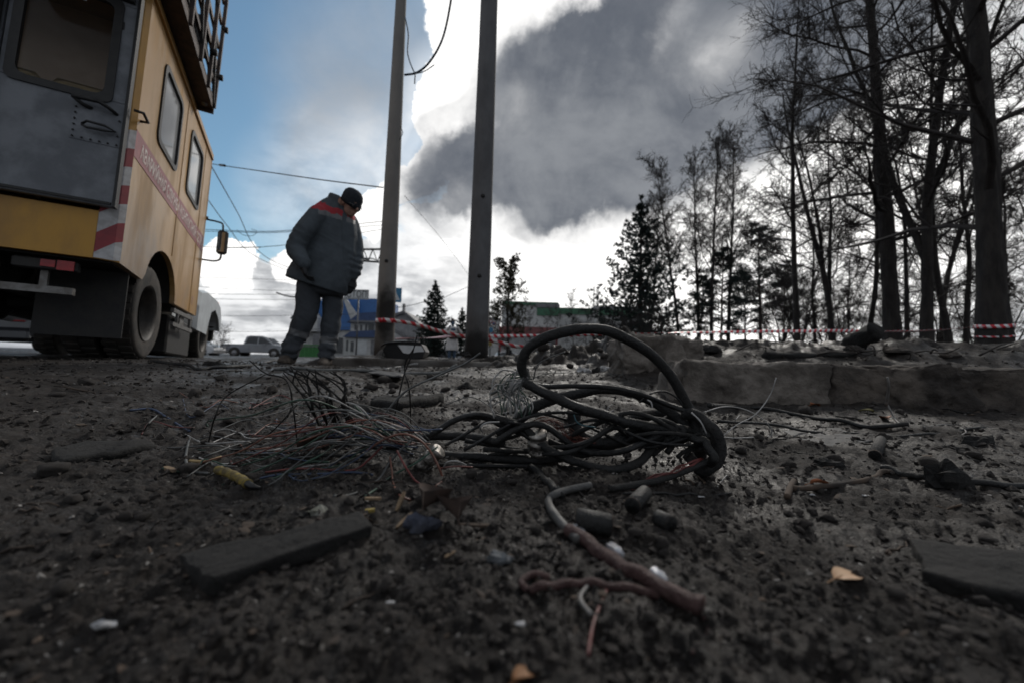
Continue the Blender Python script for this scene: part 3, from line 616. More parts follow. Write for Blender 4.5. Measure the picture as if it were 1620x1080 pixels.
def hand(mb, wrist, down, palm_n, out, s_=1.0, grow=1.0):
    """a relaxed hand: palm, four unequal bent fingers and a thumb from the side"""
    d = np.array(down) / np.linalg.norm(down); n_ = np.array(palm_n, float); n_ -= d * (n_ @ d); n_ /= np.linalg.norm(n_); w = np.cross(d, n_) * s_
    w0 = np.array(wrist, float)
    R_ = []
    for q, hw, ht in ((0, .026, .020), (.03, .034, .021), (.07, .042, .019), (.095, .040, .016)):
        th_ = np.arange(12) * 2 * math.pi / 12; R_.append(w0 + d * q + (np.cos(th_)[:, None] * w * hw + np.sin(th_)[:, None] * n_ * ht) * grow)
    mb.loft(R_)
    for k, (o_, L_) in enumerate(((-.031, .068), (-.0105, .076), (.0105, .071), (.030, .055))):
        b_ = w0 + d * .088 + w * o_; p1 = b_ + d * L_ * .42 + n_ * .010; p2 = p1 + d * L_ * .30 + n_ * .020; p3 = p2 + d * L_ * .16 + n_ * .026
        mb.tube([b_, p1, p2, p3], np.array([.0098, .0092, .0085, .007]) * grow, 8); mb.sphere(p3, .007 * grow, 8, 6)
    b_ = w0 + d * .03 - w * .032; p1 = b_ + d * .028 - w * .020 + n_ * .014; p2 = p1 + d * .026 - w * .004 + n_ * .014
    mb.tube([b_, p1, p2], np.array([.013, .0115, .0085]) * grow, 8); mb.sphere(p2, .0085 * grow, 8, 6)
WR, WL = mp(480, 421, -.28), mp(559, 441, .03)
HDR = (mp(487, 446, -.30) - WR); HDL = (mp(553, 462, .0) - WL)
hand(bd, WR, HDR, (.75, .3, 0), 1, 1, .9); hand(bd, WL, HDL, (-.7, .55, 0), 1, -1, .9)
link('body', remesh(bd, 'body', .007, 3), M_skin, man, -mo)
# knit hat
g = MB(); R_ = []
for z, a, b_, y in ((-.012, .084, .104, -.004), (.02, .090, .110, -.006), (.06, .092, .110, -.010), (.10, .082, .098, -.016), (.128, .058, .072, -.022), (.142, .025, .034, -.026)):
    th_ = np.arange(26) * 2 * math.pi / 26; fold = 1 + .012 * np.sin(th_ * 13)
    R_.append([hp(a * math.cos(q) * w, y + b_ * math.sin(q) * w, z + (.016 * -math.sin(q) if z < .03 else 0)) for q, w in zip(th_, fold)])
g.loft(R_, 0, True, True); g.build('knit_hat', M_knit, man, -mo)
g = MB(); g.loft([[hp(x * (1 + d), y * (1 + d), z) for x, y, z in [(.090 * math.cos(q), -.005 + .110 * math.sin(q), zz - .016 * math.sin(q)) for q in np.arange(26) * 2 * math.pi / 26]] for zz, d in ((-.016, .0), (-.018, .03), (.028, .045), (.034, .0))], 0, False, True); g.build('hat_cuff', M_knit, man, -mo)
for s_ in (-1, 1):
    g = MB(); g.tube([hp(s_ * .032 + .024 * math.cos(q), .098, -.006 + .018 * math.sin(q)) for q in np.linspace(0, 6.283, 15)], .0022, 5); g.tube([hp(s_ * .056, .096, .0), hp(s_ * .074, .07, .0), hp(s_ * .082, -.01, -.004)], .0022, 5)
    if s_ > 0: g.tube([hp(-.008, .1, -.004), hp(.008, .1, -.004)], .0022, 5)
    g.build('glasses_frame', M_lsteel, man, -mo)
    g = MB(); g.sphere(hp(s_ * .031, .078, -.006), .011, 10, 7, R=HM); g.build('eye', mat('eye', (.03, .025, .02), None, 5, .15), man, -mo)
# padded jacket
jk = MB()
jk.loft([ring(*q) for q in ((456, 439, 545, 468, 34), (459, 428, 552, 457, 33), (471, 408, 561, 428, 28), (478, 387, 564, 398, 24), (482, 366, 565, 374, 22), (489, 347, 563, 357, 20), (494, 332, 560, 343, 19), (507, 321, 553, 334, 14.5), (517, 314, 549, 327, 11))])
jk.loft([ring(*q) for q in ((514, 326, 551, 337, 12), (518, 316, 551, 330, 12), (522, 308, 553, 321, 11.5), (524, 306, 553, 319, 10.5))])
def infl(L, k): return [(a, b_, c_, r_ + e) for (a, b_, c_, r_), e in zip(L, k)]
limb(jk, infl([(504, 340, -.10, 8), (482, 365, -.20, 7.5), (468, 391, -.23, 7), (474, 406, -.26, 6.2), (480, 416, -.275, 5)], (7.5, 6.5, 6, 5.5, 5.5)), 18)
limb(jk, infl([(553, 352, .06, 8), (561, 378, .08, 7), (563, 402, .08, 6.4), (562, 422, .05, 5.6), (560, 434, .035, 5)], (5.5, 5, 5, 5, 4.5)), 18)
def folds(c):
    q = c - mo; z = q[:, 2]; k = sst(.35, .6, z)
    a = fbm(np.stack([q[:, 0] * 5, q[:, 1] * 5, z * 13 + q[:, 0] * 6], 1), 3, 3, .5, True); b_ = fbm(q * 9, 3, 8)
    arm = np.exp(-((q[:, 0] + .10) / .09) ** 2) * np.sin(z * 70 + q[:, 0] * 40 + 3 * b_) * .006
    armr = np.exp(-((q[:, 0] - .48) / .06) ** 2) * np.sin(z * 95 + 2 * b_) * .007 * sst(1.25, 1.0, z)
    return .003 * a + .003 * b_ + arm * .45 + armr - .008 * np.exp(-((q[:, 0] - .345 - .10 * (1.35 - z)) / .012) ** 2) * (q[:, 1] < -.02) * (z > .75) 
jm = remesh(jk, 'padded_jacket', .0095, 5, folds)
def jcol(c):
    v = c - CAM0; d = v @ _f; x = 810 + F * (v @ _R) / d; y = 540 - F * (v @ _U) / d; o = np.zeros(len(c))
    y0 = 322 + (x - 500) * .30                       # the yoke slopes with the shoulders
    wav = 2.5 * np.sin(x * .35)
    red = (y > y0 - 2 + wav * .3) & (y < y0 + 7.5 + wav * .5) & (x > 501); red |= (x > 492) & (x < 515) & (y < 330) & (y > 318)
    gre = (y >= y0 + 7.5 + wav * .5) & (y < y0 + 14.5) & (x > 503)
    side = (x > 553) & (x < 561)
    o[red] = 1; o[gre] = 2; o[(x > 522) & (x < 534) & (y < 326)] = 0; o[(np.abs(x - (545 - (y - 350) * .06)) < 3.2)] = 0; o[(x > 562)] = 0
    o[y < 318 + (x - 515) * .35 - 2] = 0; o[(y < 321) & (x > 508)] = 0
    return o
paint(jm, [M_slate, M_cred, M_refl], jcol); link('padded_jacket', jm, None, man, -mo)
# trousers with reflective bands
tr = MB()
tr.loft([ring(*q) for q in ((476, 464, 541, 470, 15), (472, 458, 542, 468, 20), (474, 445, 545, 460, 20), (478, 425, 550, 440, 20))])
limb(tr, [(489, 450, -.05, 18), (487, 478, -.06, 17), (482, 503, -.07, 15.5), (471, 530, -.06, 14), (463, 546, -.07, 13.5), (457, 562, -.06, 12)], 18)
limb(tr, [(526, 460, .05, 16.5), (527, 485, .06, 14.5), (525, 508, .06, 14), (521, 530, .06, 13.5), (519, 546, .05, 13), (516, 560, .05, 12.5)], 18)
def tf(c):
    q = c - mo; z = q[:, 2]; b_ = fbm(q * 7, 3, 4); lo = sst(.42, .12, z)
    return .005 * b_ + .006 * fbm(np.stack([q[:, 0] * 4, q[:, 1] * 4, z * 10 + q[:, 0] * 7], 1), 3, 12, .5, True) + lo * .008 * np.sin(z * 80 + 4 * b_)
tm = remesh(tr, 'work_trousers', .0095, 4, tf)
def tcol(c):
    v = c - CAM0; d = v @ _f; x = 810 + F * (v @ _R) / d; y = 540 - F * (v @ _U) / d; o = np.zeros(len(c))
    yb = np.where(x < 497, 528 + (x - 473) * .30, 538 + (x - 519) * .12); o[np.abs(y - yb) < 5.2] = 1; return o
paint(tm, [M_trou, M_refl], tcol); link('work_trousers', tm, None, man, -mo)
for L, toe in (((458, 561, -.06), (446, 577, -.22)), ((516, 560, .05), (508, 575, -.12))):
    g = MB(); a = mp(*L); tz = mp(*toe); fl = gz(tz[0], tz[1]); hx = a + np.array([.01, .05, 0]); an = np.array([a[0], a[1], fl])
    g.tube([a, np.array([a[0], a[1], fl + .10]), np.array([a[0] - .0, a[1] + .02, fl + .045])], [.062, .062, .05], 14)
    dirv = np.array([tz[0] - a[0], tz[1] - a[1], 0]); dirv /= np.linalg.norm(dirv); h0 = an - dirv * .06 + [0, 0, .045]
    g.tube([h0, h0 + dirv * .10, h0 + dirv * .19 + [0, 0, -.004], h0 + dirv * .245 + [0, 0, -.012]], [.046, .050, .048, .034], 14); g.sphere(h0 + dirv * .245 + [0, 0, -.012], .034); g.sphere(h0, .046)
    bm_ = remesh(g, 'boot', .010, 3, lambda c: .003 * fbm(c * 30, 2, 5)); co = np.empty(len(bm_.vertices) * 3); bm_.vertices.foreach_get('co', co); co = co.reshape(-1, 3); co[:, 2] = np.maximum(co[:, 2], fl - .002); bm_.vertices.foreach_set('co', co.ravel()); link('boot', bm_, M_boot, man, -mo)
for wr, hd, pn, sg in ((WR, HDR, (.75, .3, 0), 1), (WL, HDL, (-.7, .55, 0), -1)):
    g = MB(); hand(g, wr, hd, pn, 1, sg, 1.22); g.tube([wr - hd / np.linalg.norm(hd) * .03, wr + hd / np.linalg.norm(hd) * .03], [.034, .036], 12); link('glove', remesh(g, 'glove', .005, 2), M_glove, man, -mo)

def simple_person(px, py_top, py_feet, d, turn, coat, legs, hair, label, bag=False, arm_up=False):
    """a small far-off figure, its limbs and head grown as one skin, with coat, hair and bag"""
    a, b_ = P(px, py_top, d), P(px, py_feet, d); Hh = a[2] - b_[2]; base = np.array([b_[0], b_[1], b_[2]]); k = Hh / 1.70
    o = empty('person', base, turn, label, 'person')
    g = MB(); up_ = lambda x, y, z: np.array([x, y, z]) * k
    g.sphere(up_(0, .01, 1.59), np.array([.075, .09, .11]) * k); g.tube([up_(0, 0, 1.42), up_(0, 0, 1.52)], .05 * k, 10); g.sphere(up_(0, .10, 1.57), .018 * k)
    g.tube([up_(0, 0, .88), up_(0, 0, 1.1), up_(0, 0, 1.36), up_(0, 0, 1.45)], np.array([.14, .13, .16, .07]) * k, 12)
    for s_ in (-1, 1):
        g.tube([up_(s_ * .08, 0, .92), up_(s_ * .09, .02, .5), up_(s_ * .09, -.01, .08)], np.array([.085, .06, .042]) * k, 10); g.tube([up_(s_ * .09, -.05, .04), up_(s_ * .09, .14, .03)], np.array([.045, .035]) * k, 8)
        if arm_up: g.tube([up_(s_ * .19, 0, 1.38), up_(s_ * .30, .08, 1.25), up_(s_ * .10, .14, 1.50)], np.array([.05, .042, .03]) * k, 8)
        else: g.tube([up_(s_ * .19, 0, 1.38), up_(s_ * .24, -.02, 1.1), up_(s_ * .22, .08, .86)], np.array([.05, .042, .03]) * k, 8)
    link('body', remesh(g, 'body', .018 * k, 2), legs, o)
    g = MB(); th_ = np.arange(14) * 2 * math.pi / 14
    g.loft([[up_(w * math.cos(q), w * .72 * math.sin(q), z) for q in th_] for z, w in ((.62, .235), (.85, .21), (1.05, .19), (1.3, .215), (1.42, .16), (1.47, .07))], 0, True, True)
    for s_ in (-1, 1):
        if arm_up: g.tube([up_(s_ * .18, 0, 1.39), up_(s_ * .31, .08, 1.25), up_(s_ * .14, .13, 1.44)], np.array([.068, .058, .045]) * k, 8)
        else: g.tube([up_(s_ * .18, 0, 1.39), up_(s_ * .25, -.02, 1.1), up_(s_ * .23, .07, .92)], np.array([.068, .058, .045]) * k, 8)
    link('coat', remesh(g, 'coat', .02 * k, 2, lambda c: .006 * fbm(c * 9, 2, 2)), coat, o)
    g = MB(); g.sphere(up_(0, -.015, 1.62), np.array([.09, .10, .11]) * k)
    if arm_up: g.sphere(up_(0, -.06, 1.72), np.array([.055] * 3) * k)
    g.build('hair', hair, o)
    if bag: g = MB(); g.box(up_(-.20, .155, 1.02), up_(.16, .22, 1.24), bev=.02 * k); g.tube([up_(-.18, .19, 1.23), up_(-.15, .12, 1.40), up_(.0, .03, 1.48)], .012 * k, 6); g.build('shoulder_bag', M_dark, o)
    return o
M_wcoat = mat('white_coat', (.62, .60, .59), (.52, .50, .49), 8, .9); M_jean = mat('blue_jeans', (.07, .11, .17), None, 12, .9); M_hair = mat('brown_hair', (.055, .035, .025), None, 30, .7); M_dcoat = mat('dark_coat', (.016, .017, .022), None, 8, .85)
simple_person(714, 506, 581, 14.5, math.radians(200), M_wcoat, M_jean, M_hair, 'person in a white coat with a dark shoulder bag and blue jeans', True, True)
simple_person(789, 549, 571, 50, math.radians(100), M_dcoat, M_dcoat, M_hair, 'far person in dark coat nearest the thick bare pole')
simple_person(806, 549, 571, 51, math.radians(160), M_dcoat, M_dcoat, M_hair, 'far person in dark coat beside the small white car')
# ------------------------------------------------------------------ poles, tape, kerb, concrete
def sooty(name, base, soot_at, soot_r, c2):
    m = mat(name, base, c2, 3.5, .85, .5, 45, stretch=(1, 1, .5)); t = m.node_tree; b = t.nodes['Principled BSDF']
    c0 = S(t, b.inputs['Base Color'].links[0].from_socket); tc = t.nodes.new('ShaderNodeTexCoord'); V_ = S(t, tc.outputs['Object'])
    sp = t.nodes.new('ShaderNodeSeparateXYZ'); t.links.new(V_.k, sp.inputs[0])
    q = [(S(t, sp.outputs[i]) - soot_at[i]) * (1 / soot_r[i]) for i in range(3)]; d = (q[0] * q[0] + q[1] * q[1] + q[2] * q[2])
    n = nz(t, V_.k, 5, 7, .6, .3); f = (d + (n - .5) * 1.6).ss(.15, 1.15, 1.0, 0.0)
    low = (S(t, sp.outputs[2]) + (n - .5) * .9).ss(.0, 1.0, 1.0, 0.0)
    c1 = mixc(t, low * .75, c0, (.06, .05, .042)); c1 = mixc(t, f * .93, c1, (.012, .011, .010)); t.links.new(c1.k, b.inputs['Base Color']); return m
def pole(pb, pt, d, rb, rt_, label, m, marks):
    a = P(*pb, d); a[2] = gz(a[0], a[1]) - .03; b_ = P(*pt, d * 1.02); H_ = b_[2] - a[2]; dr = (b_ - a) / H_; o = empty('utility_pole', a, 0, label, 'pole')
    H2 = H_ * 1.35; n = 40; z = np.linspace(0, H2, n); g = MB(); R_ = []
    for q in z:
        r = rb + (rt_ - rb) * q / H_; th_ = np.arange(28) * 2 * math.pi / 28; w = 1 + .012 * vnoise(np.stack([np.cos(th_) * 2, np.sin(th_) * 2, np.full(28, q * 3)], 1), 3)
        R_.append(np.stack([dr[0] * q + r * w * np.cos(th_), dr[1] * q + r * w * np.sin(th_), np.full(28, q)], 1))
    g.loft(R_, 0, True, True); g.build('shaft', m, o)
    for zz, an in marks:                                     # cast lifting holes
        r = rb + (rt_ - rb) * zz / H_; c_ = np.array([dr[0] * zz + r * .97 * math.sin(an), dr[1] * zz - r * .97 * math.cos(an), zz]); nn_ = np.array([math.sin(an), -math.cos(an), 0])
        g = MB(); g.cyl(c_, c_ + nn_ * .02, .03, .026, 10); g.build('hole_plug', M_blk, o)
    return o, a, dr, rb, rt_, H_
M_p1 = sooty('sooty_concrete', (.25, .238, .222), (.06, -.13, .75), (.22, .3, .52), (.21, .20, .19)); M_p2 = sooty('grey_concrete_pole', (.150, .15, .156), (.0, -.2, .15), (.35, .3, .32), (.105, .105, .11))
p1 = pole((607, 563), (635, -10), 6.85, .165, .088, 'thinner tall concrete pole with a soot-blackened foot', M_p1, ((1.62, .1),))
p2 = pole((753.5, 566), (774.5, -10), 5.75, .168, .122, 'thicker tall grey concrete pole rising in the middle', M_p2, ((1.18, .1), (2.3, .15)))

def tape_mat():
    m = bpy.data.materials.new('barrier_tape'); m.use_nodes = True; t = m.node_tree; b = t.nodes['Principled BSDF']; b.inputs['Roughness'].default_value = .35
    at = t.nodes.new('ShaderNodeAttribute'); at.attribute_name = 'run'; v = S(t, at.outputs['Fac']); fr = v._m('FRACT')
    f = fr.ss(.48, .52); c = mixc(t, f, (.62, .035, .05), (.80, .79, .80)); t.links.new(c.k, b.inputs['Base Color'])
    b.inputs['Transmission Weight'].default_value = .0; return m
M_tape = tape_mat()
def tape(path, w, label, twist=0.0, sag=0, period=.16, group=None, tw0=0.0):
    p = np.asarray(path, float); s_ = np.concatenate([[0], np.cumsum(np.linalg.norm(np.diff(p, axis=0), axis=1))]); n = max(8, min(400, int(s_[-1] / .03))); q = np.linspace(0, s_[-1], n)
    p = np.stack([np.interp(q, s_, p[:, i]) for i in range(3)], 1); p[:, 2] += .004 * vnoise(np.stack([q * 7, q * 0], 1), 5); T = np.gradient(p, axis=0); T /= np.linalg.norm(T, axis=1)[:, None]
    U_ = np.array([0, 0, 1.]) - T * T[:, 2:3]; U_ /= np.linalg.norm(U_, axis=1)[:, None]; V_ = np.cross(T, U_); a = tw0 + twist * q + .5 * vnoise(np.stack([q * 1.5, q * 0 + 3], 1), 9)
    up_ = np.cos(a)[:, None] * U_ + np.sin(a)[:, None] * V_; no = np.cross(T, up_); R_ = np.stack([p - up_ * w / 2 - no * .0008, p + up_ * w / 2 - no * .0008, p + up_ * w / 2 + no * .0008, p - up_ * w / 2 + no * .0008], 1)
    g = MB(); g.loft(R_, 0, True, True); me = g.mesh('barrier_tape'); at = me.attributes.new('run', 'FLOAT', 'POINT'); k = np.repeat(q / period, 4) + np.tile([0, .32, .32, 0], n); at.data.foreach_set('value', k.astype(np.float32))
    return tag(link('barrier_tape', me, M_tape), label, 'tape', group)
def ringpath(pl, z, extra=.004, a0=0, turns=1.0, dz=0.0):
    o, a, dr, rb, rt_, H_ = pl; r = rb + (rt_ - rb) * z / H_ + extra
    return [a + np.array([dr[0] * z + r * math.sin(q), dr[1] * z - r * math.cos(q), z + dz * q]) for q in np.linspace(a0, a0 + turns * 6.283, 30)]
zt = (P(615, 508, 6.85)[2] - p1[1][2])
tape(ringpath(p1, zt), .07, 'red and white tape wound round the sooty pole', .0)
tape(pxs([(621, 507, 6.72), (640, 510, 6.65), (665, 515, 6.5), (700, 525, 6.1), (738, 533, 5.75)], 8), .062, 'red and white tape sloping down from sooty pole to thick pole', .35, period=.2)
tape(pxs([(626, 536, 8.6), (680, 534, 7.2), (738, 530, 5.95)], 8), .042, 'lower level red and white tape running between the two poles', 1.2, period=.07)
tape(pxs([(772, 532, 5.85), (860, 531, 6.3), (1000, 528, 6.4), (1150, 525, 6.7), (1320, 523.5, 7.2), (1450, 524, 7.6), (1558, 516, 7.95)], 8), .052, 'long red and white tape stretched from thick pole to big trunk', .5, period=.115)
tape(pxs([(774, 538, 5.8), (805, 545, 5.5), (840, 551, 5.1)], 8), .055, 'slack red and white tape dropping from thick pole to soil heap', .6, period=.24)

M_conc = mat('weathered_concrete', (.21, .185, .162), (.085, .073, .063), 5, .9, 1.6, 38, sharp=(.38, .62)); M_econc = mat('earth_caked_concrete', (.12, .10, .084), (.032, .027, .024), 4, .95, 2.0, 34, sharp=(.36, .62)); M_kerb = mat('kerb_concrete', (.16, .15, .14), (.06, .052, .046), 4, .92, .8, 60)
def rough_block(name, c8, m, amp, div, label, cat, seed, group=None, round_=.0):
    """a box of 8 corners cut into a grid, edges worn and faces pitted"""
    c = np.asarray(c8, float); V = []; Fc = []; idx = {}; nx, ny, nz_ = div
    def pt(i, j, k):
        key = (i, j, k)
        if key in idx: return idx[key]
        x, y, z = i / nx, j / ny, k / nz_
        b_ = (c[0] * (1 - x) + c[1] * x) * (1 - y) + (c[3] * (1 - x) + c[2] * x) * y; t_ = (c[4] * (1 - x) + c[5] * x) * (1 - y) + (c[7] * (1 - x) + c[6] * x) * y
        idx[key] = len(V); V.append(b_ * (1 - z) + t_ * z); return idx[key]
    for a, b_, f in ((nx, ny, lambda i, j, e: (i, j, e * nz_)), (nx, nz_, lambda i, j, e: (i, e * ny, j)), (ny, nz_, lambda i, j, e: (e * nx, i, j))):
        for e in (0, 1):
            for i in range(a):
                for j in range(b_): q = [pt(*f(i, j, e)), pt(*f(i + 1, j, e)), pt(*f(i + 1, j + 1, e)), pt(*f(i, j + 1, e))]; Fc.append(q)
    V = np.array(V); cen_ = V.mean(0); key = np.array(list(idx.keys())); ed = sum(((key[:, q] == 0) | (key[:, q] == div[q])).astype(float) for q in range(3))
    pull = np.where(ed >= 3, 1.0, np.where(ed >= 2, .6, 0)); dirc = cen_ - V; dirc[:, 0] *= .25
    V = V + dirc * (pull * (.10 + .10 * vnoise(V * 9, seed + 2)))[:, None] * (1 + round_)
    nrm = V - cen_; nrm /= np.linalg.norm(nrm, axis=1)[:, None]
    V = V + nrm * (amp * (fbm(V * 6, 5, seed, .6) - .9 * np.maximum(0, fbm(V * 13, 3, seed + 9) - .1)))[:, None]
    me = bpy.data.meshes.new(name); me.from_pydata(V.tolist(), [], Fc); me.polygons.foreach_set('use_smooth', np.ones(len(Fc), bool)); me.update()
    import bmesh
    bm = bmesh.new(); bm.from_mesh(me); bmesh.ops.recalc_face_normals(bm, faces=bm.faces); bm.to_mesh(me); bm.free()
    return tag(link(name, me, m), label, cat, group)
def c8(x0, x1, y0, y1, z0, z1, sx=0.0, sy=0.0):
    """corners with the far right end swung by sy and bottom drawn out by sx"""
    return [(x0 - sx, y0 - sx, z0), (x1, y0 + sy - sx, z0), (x1, y1 + sy, z0), (x0 - sx, y1, z0), (x0, y0, z1), (x1, y0 + sy, z1), (x1, y1 + sy, z1), (x0, y1, z1)]
kx = [-2.2, -1.30, -.62, .06]
for k, lb in enumerate(('kerbstone just behind the boots of the man in workwear', 'kerbstone in front of the black housing with white panel', 'half buried kerbstone in front of the thick pole')):
    rough_block('kerbstone', c8(kx[k] + .006, kx[k + 1] - .006, 4.93, 5.08, -.02, .235 - .012 * (k == 2)), M_kerb, .010, (22, 4, 8), lb, 'kerbstone', 40 + k, 'kerbstones along the verge')
A_ = P(1088, 640, 2.30); B_ = P(1318, 652, 2.12); C_ = P(1760, 668, 1.85)
zt1 = P(1100, 571, 2.34)[2]
rough_block('concrete_block', c8(A_[0], B_[0], A_[1], A_[1] + .34, A_[2] - .05, zt1, .03, B_[1] - A_[1]), M_conc, .020, (90, 20, 28), 'long pale broken concrete beam lying at right behind the cables', 'concrete block', 3)
rough_block('concrete_block', c8(B_[0] + .02, C_[0], B_[1] + .02, B_[1] + .42, B_[2] - .05, zt1 + .0, .05, C_[1] - B_[1]), M_econc, .034, (110, 24, 28), 'dark earth-caked concrete beam running out of the right edge', 'concrete block', 8, None, .4)
A_ = P(988, 606, 2.95); B_ = P(1118, 606, 2.95); zt2 = P(1040, 533, 3.0)[2]
rough_block('concrete_block', c8(A_[0], B_[0], A_[1], A_[1] + .45, A_[2] - .05, zt2, .02, .04), M_conc, .04, (40, 24, 28), 'upright chunk of broken concrete behind the long pale beam', 'concrete block', 15)
rough_block('concrete_lump', c8(*(P(1055, 630, 2.35)[0], P(1090, 630, 2.35)[0]), 2.33, 2.5, -.02, .2), M_conc, .02, (8, 8, 10), 'small broken lump of concrete at the end of the pale beam', 'concrete block', 19)
# charred timber behind the beam
M_char = mat('charred_wood', (.006, .0058, .0056), (.014, .0125, .0115), 14, .9, 1.0, 60, stretch=(1, 1, 1))
def log(path, r, label, seed, n=14, m=None, name='charred_log', cat='log', group=None):
    p = spline(path, 7); s_ = np.linspace(0, 1, len(p)); g = MB(); rad = r * (1 + .12 * vnoise(np.stack([s_ * 5, s_ * 0 + seed], 1), seed)); g.tube(p, rad, n); me = g.mesh(name)
    co = np.empty(len(me.vertices) * 3); me.vertices.foreach_get('co', co); co = co.reshape(-1, 3); k = np.repeat(np.arange(len(p)), n); dv = co - p[k]; co = co + dv * (.34 * fbm(np.stack([np.arctan2(dv[:, 2], dv[:, 0]) * 1.5, k * .4, np.full(len(k), seed)], 1), 3, seed))[:, None]
    me.vertices.foreach_set('co', co.ravel()); me.update(); return tag(link(name, me, m or M_char), label, cat, group)
log([P(1322, 563, 3.5), P(1352, 543, 3.3), P(1386, 522, 3.1)], .072, 'thick charred log propped up at a slant behind the beam', 4)
log([P(1375, 560, 3.35), P(1440, 560, 3.4), P(1530, 560, 3.5)], .055, 'long charred log lying flat toward the big trunk', 6)
log([P(1120, 552, 3.4), P(1190, 549, 3.6), P(1300, 556, 3.8)], .050, 'charred log lying behind the upright concrete chunk', 9)
log([P(1210, 563, 3.0), P(1290, 563, 3.1), P(1370, 565, 3.1)], .030, 'thin charred branch lying along the top of the beam', 12)
# junk on the kerb: black housing with a white panel
o = empty('broken_housing', P(650, 562, 5.2), 0, 'crushed black plastic housing with a white panel on the kerb', 'housing'); q0 = np.array(o.location)
g = MB(); pr = [P(x, y, 5.05) - q0 for x, y in ((603, 566), (606, 552), (612, 544), (626, 541.5), (655, 541.5), (667, 544), (673, 556), (668, 566), (640, 568))]; g.loft([pr, [p * np.array([.96, 1, .94]) + np.array([0, .30, 0]) for p in pr]]); b_ = g.build('shell', M_dark, o)
g = MB(); pr = [P(x, y, 5.03) - q0 for x, y in ((629, 545.5), (666, 547), (671, 556), (660, 556.5), (645, 559), (638, 558))]; g.loft([pr, [p + np.array([0, .018, 0]) for p in pr]]); g.build('white_panel', mat('white_gloss', (.86, .87, .88), None, 3, .2), o)
g = MB(); g.tube(spline([P(603, 548, 5.04) - q0, P(612, 543, 5.0) - q0, P(640, 540.5, 5.02) - q0, P(664, 542, 5.03) - q0], 5), .012, 6); g.build('rim_strip', M_dark, o)
for k in range(5): g = MB(); g.tube(spline([P(605 + k, 553 + 2 * k, 5.0) - q0, P(600 - 2 * k, 556 + 2 * k, 4.95) - q0, P(598 + 3 * k, 561 + k, 4.93) - q0], 5), .004, 5); g.build('loose_wire', M_lsteel, o)
# cables on the thin pole
M_cab = mat('black_cable', (.006, .0063, .007), (.013, .0125, .012), 26, .42, .5, 130, rough2=.7); M_bcab = mat('blue_cable', (.02, .05, .09), (.015, .02, .03), 10, .5)
def cable(L, r, label, m=None, cat='cable', name='cable', group=None, n=10, sides=9, world=False, taper=None):
    p = spline(L, n) if world else pxs(L, n); g = MB(); g.tube(p, r if taper is None else np.interp(np.linspace(0, 1, len(p)), [0, 1], [r, taper]), sides); return tag(g.build(name, m or M_cab), label, cat, group)
cable([(716, -30, 6.0), (712, 10, 6.3), (700, 62, 6.5), (680, 98, 6.6), (660, 115, 6.7), (640, 119, 6.77)], .017, 'black cable hanging down in a curve to the thin pole', M_bcab)
cable([(641, 28, 6.75), (646, 55, 6.7), (645, 85, 6.68), (653, 110, 6.66), (658, 117, 6.68)], .010, 'thin blue cord looping beside the top of the thin pole', M_bcab)
cable([(657, 116, 6.68), (656, 133, 6.68)], .010, 'short cut cable end dangling from the hanging cable', M_bcab)
cable([(687, 103, 6.55), (672, 113, 6.62), (658, 117, 6.68)], .008, 'stub of cord sticking out past the hanging cable', M_bcab)
cable([(633, 200, 6.75), (637, 210, 6.7), (632, 222, 6.75)], .006, 'small wire loop on the side of the thin pole')
# ------------------------------------------------------------------ the torn cables
def gp(x, y, r=0.0):
    p = ground_hit(x, y); return p + np.array([0, 0, r])
def pathw(L, r):
    o = []
    for q in L:
        if len(q) == 2: o.append(gp(q[0], q[1], r * .9)); continue
        p = P(q[0], q[1], q[2] * KD)
        if p[2] < g_base(p[0], p[1])[0] + r: p = gp(q[0], q[1], r * .9)
        o.append(p)
    return o
KD = .88                      # how near the heap of cables lies
def cab(L, r, label, m=None, name='cable', cat='cable', group=None, n=9, sides=10, taper=None, wob=.0):
    if max((q[2] if len(q) > 2 else 0) for q in L) < 1.3 and any(len(q) > 2 for q in L): r *= KD * .84
    p = spline(pathw(L, r), n); k = len(p); s_ = np.linspace(0, 1, k)
    if wob == 0 and r > .007: wob = .0035
    if wob: p = p + wob * np.stack([vnoise(np.stack([s_ * 9, s_ * 0 + a + len(label)], 1), a) for a in (1, 2, 3)], 1)
    rad = r * (1 + .05 * vnoise(np.stack([s_ * 14, s_ * 0 + len(label)], 1), 7)) if taper is None else np.interp(s_, [0, 1], [r, taper])
    g = MB(); g.tube(p, rad, sides); return tag(g.build(name, m or M_cab), label, cat, group)
M_cab2 = mat('dusty_black_cable', (.0075, .0078, .0085), (.020, .019, .018), 18, .55, .7, 90, rough2=.85)
M_sheath = mat('burnt_cable_sheath', (.009, .009, .0095), (.032, .029, .027), 22, .75, 1.2, 70)
# big loop and the heavy coils
cab([(836, 610, 1.02), (826, 580, 1.0), (838, 552, .98), (872, 532, .97), (922, 522, .97), (975, 529, .98), (1025, 556, 1.0), (1066, 600, 1.02), (1090, 640, 1.03), (1104, 676, 1.02), (1112, 712, 1.0)], .0155, 'thickest black cable standing up in a tall arch', M_cab2, n=12, sides=14)
cab([(838, 606, 1.03), (862, 611, 1.0), (905, 610, 1.0), (960, 612, 1.0), (1010, 622, 1.0), (1052, 638, 1.02), (1092, 654, 1.02), (1116, 672, 1.0)], .0078, 'thin black cable spanning the coil just under the arch', n=10)
cab([(790, 690, 1.02), (822, 664, 1.02), (850, 640, 1.03), (890, 625, 1.05), (935, 617, 1.07), (985, 618, 1.08), (1030, 632, 1.08), (1072, 658, 1.05), (1100, 690, 1.02)], .0165, 'heavy black cable humped over the middle of the coil', M_cab2, sides=14)
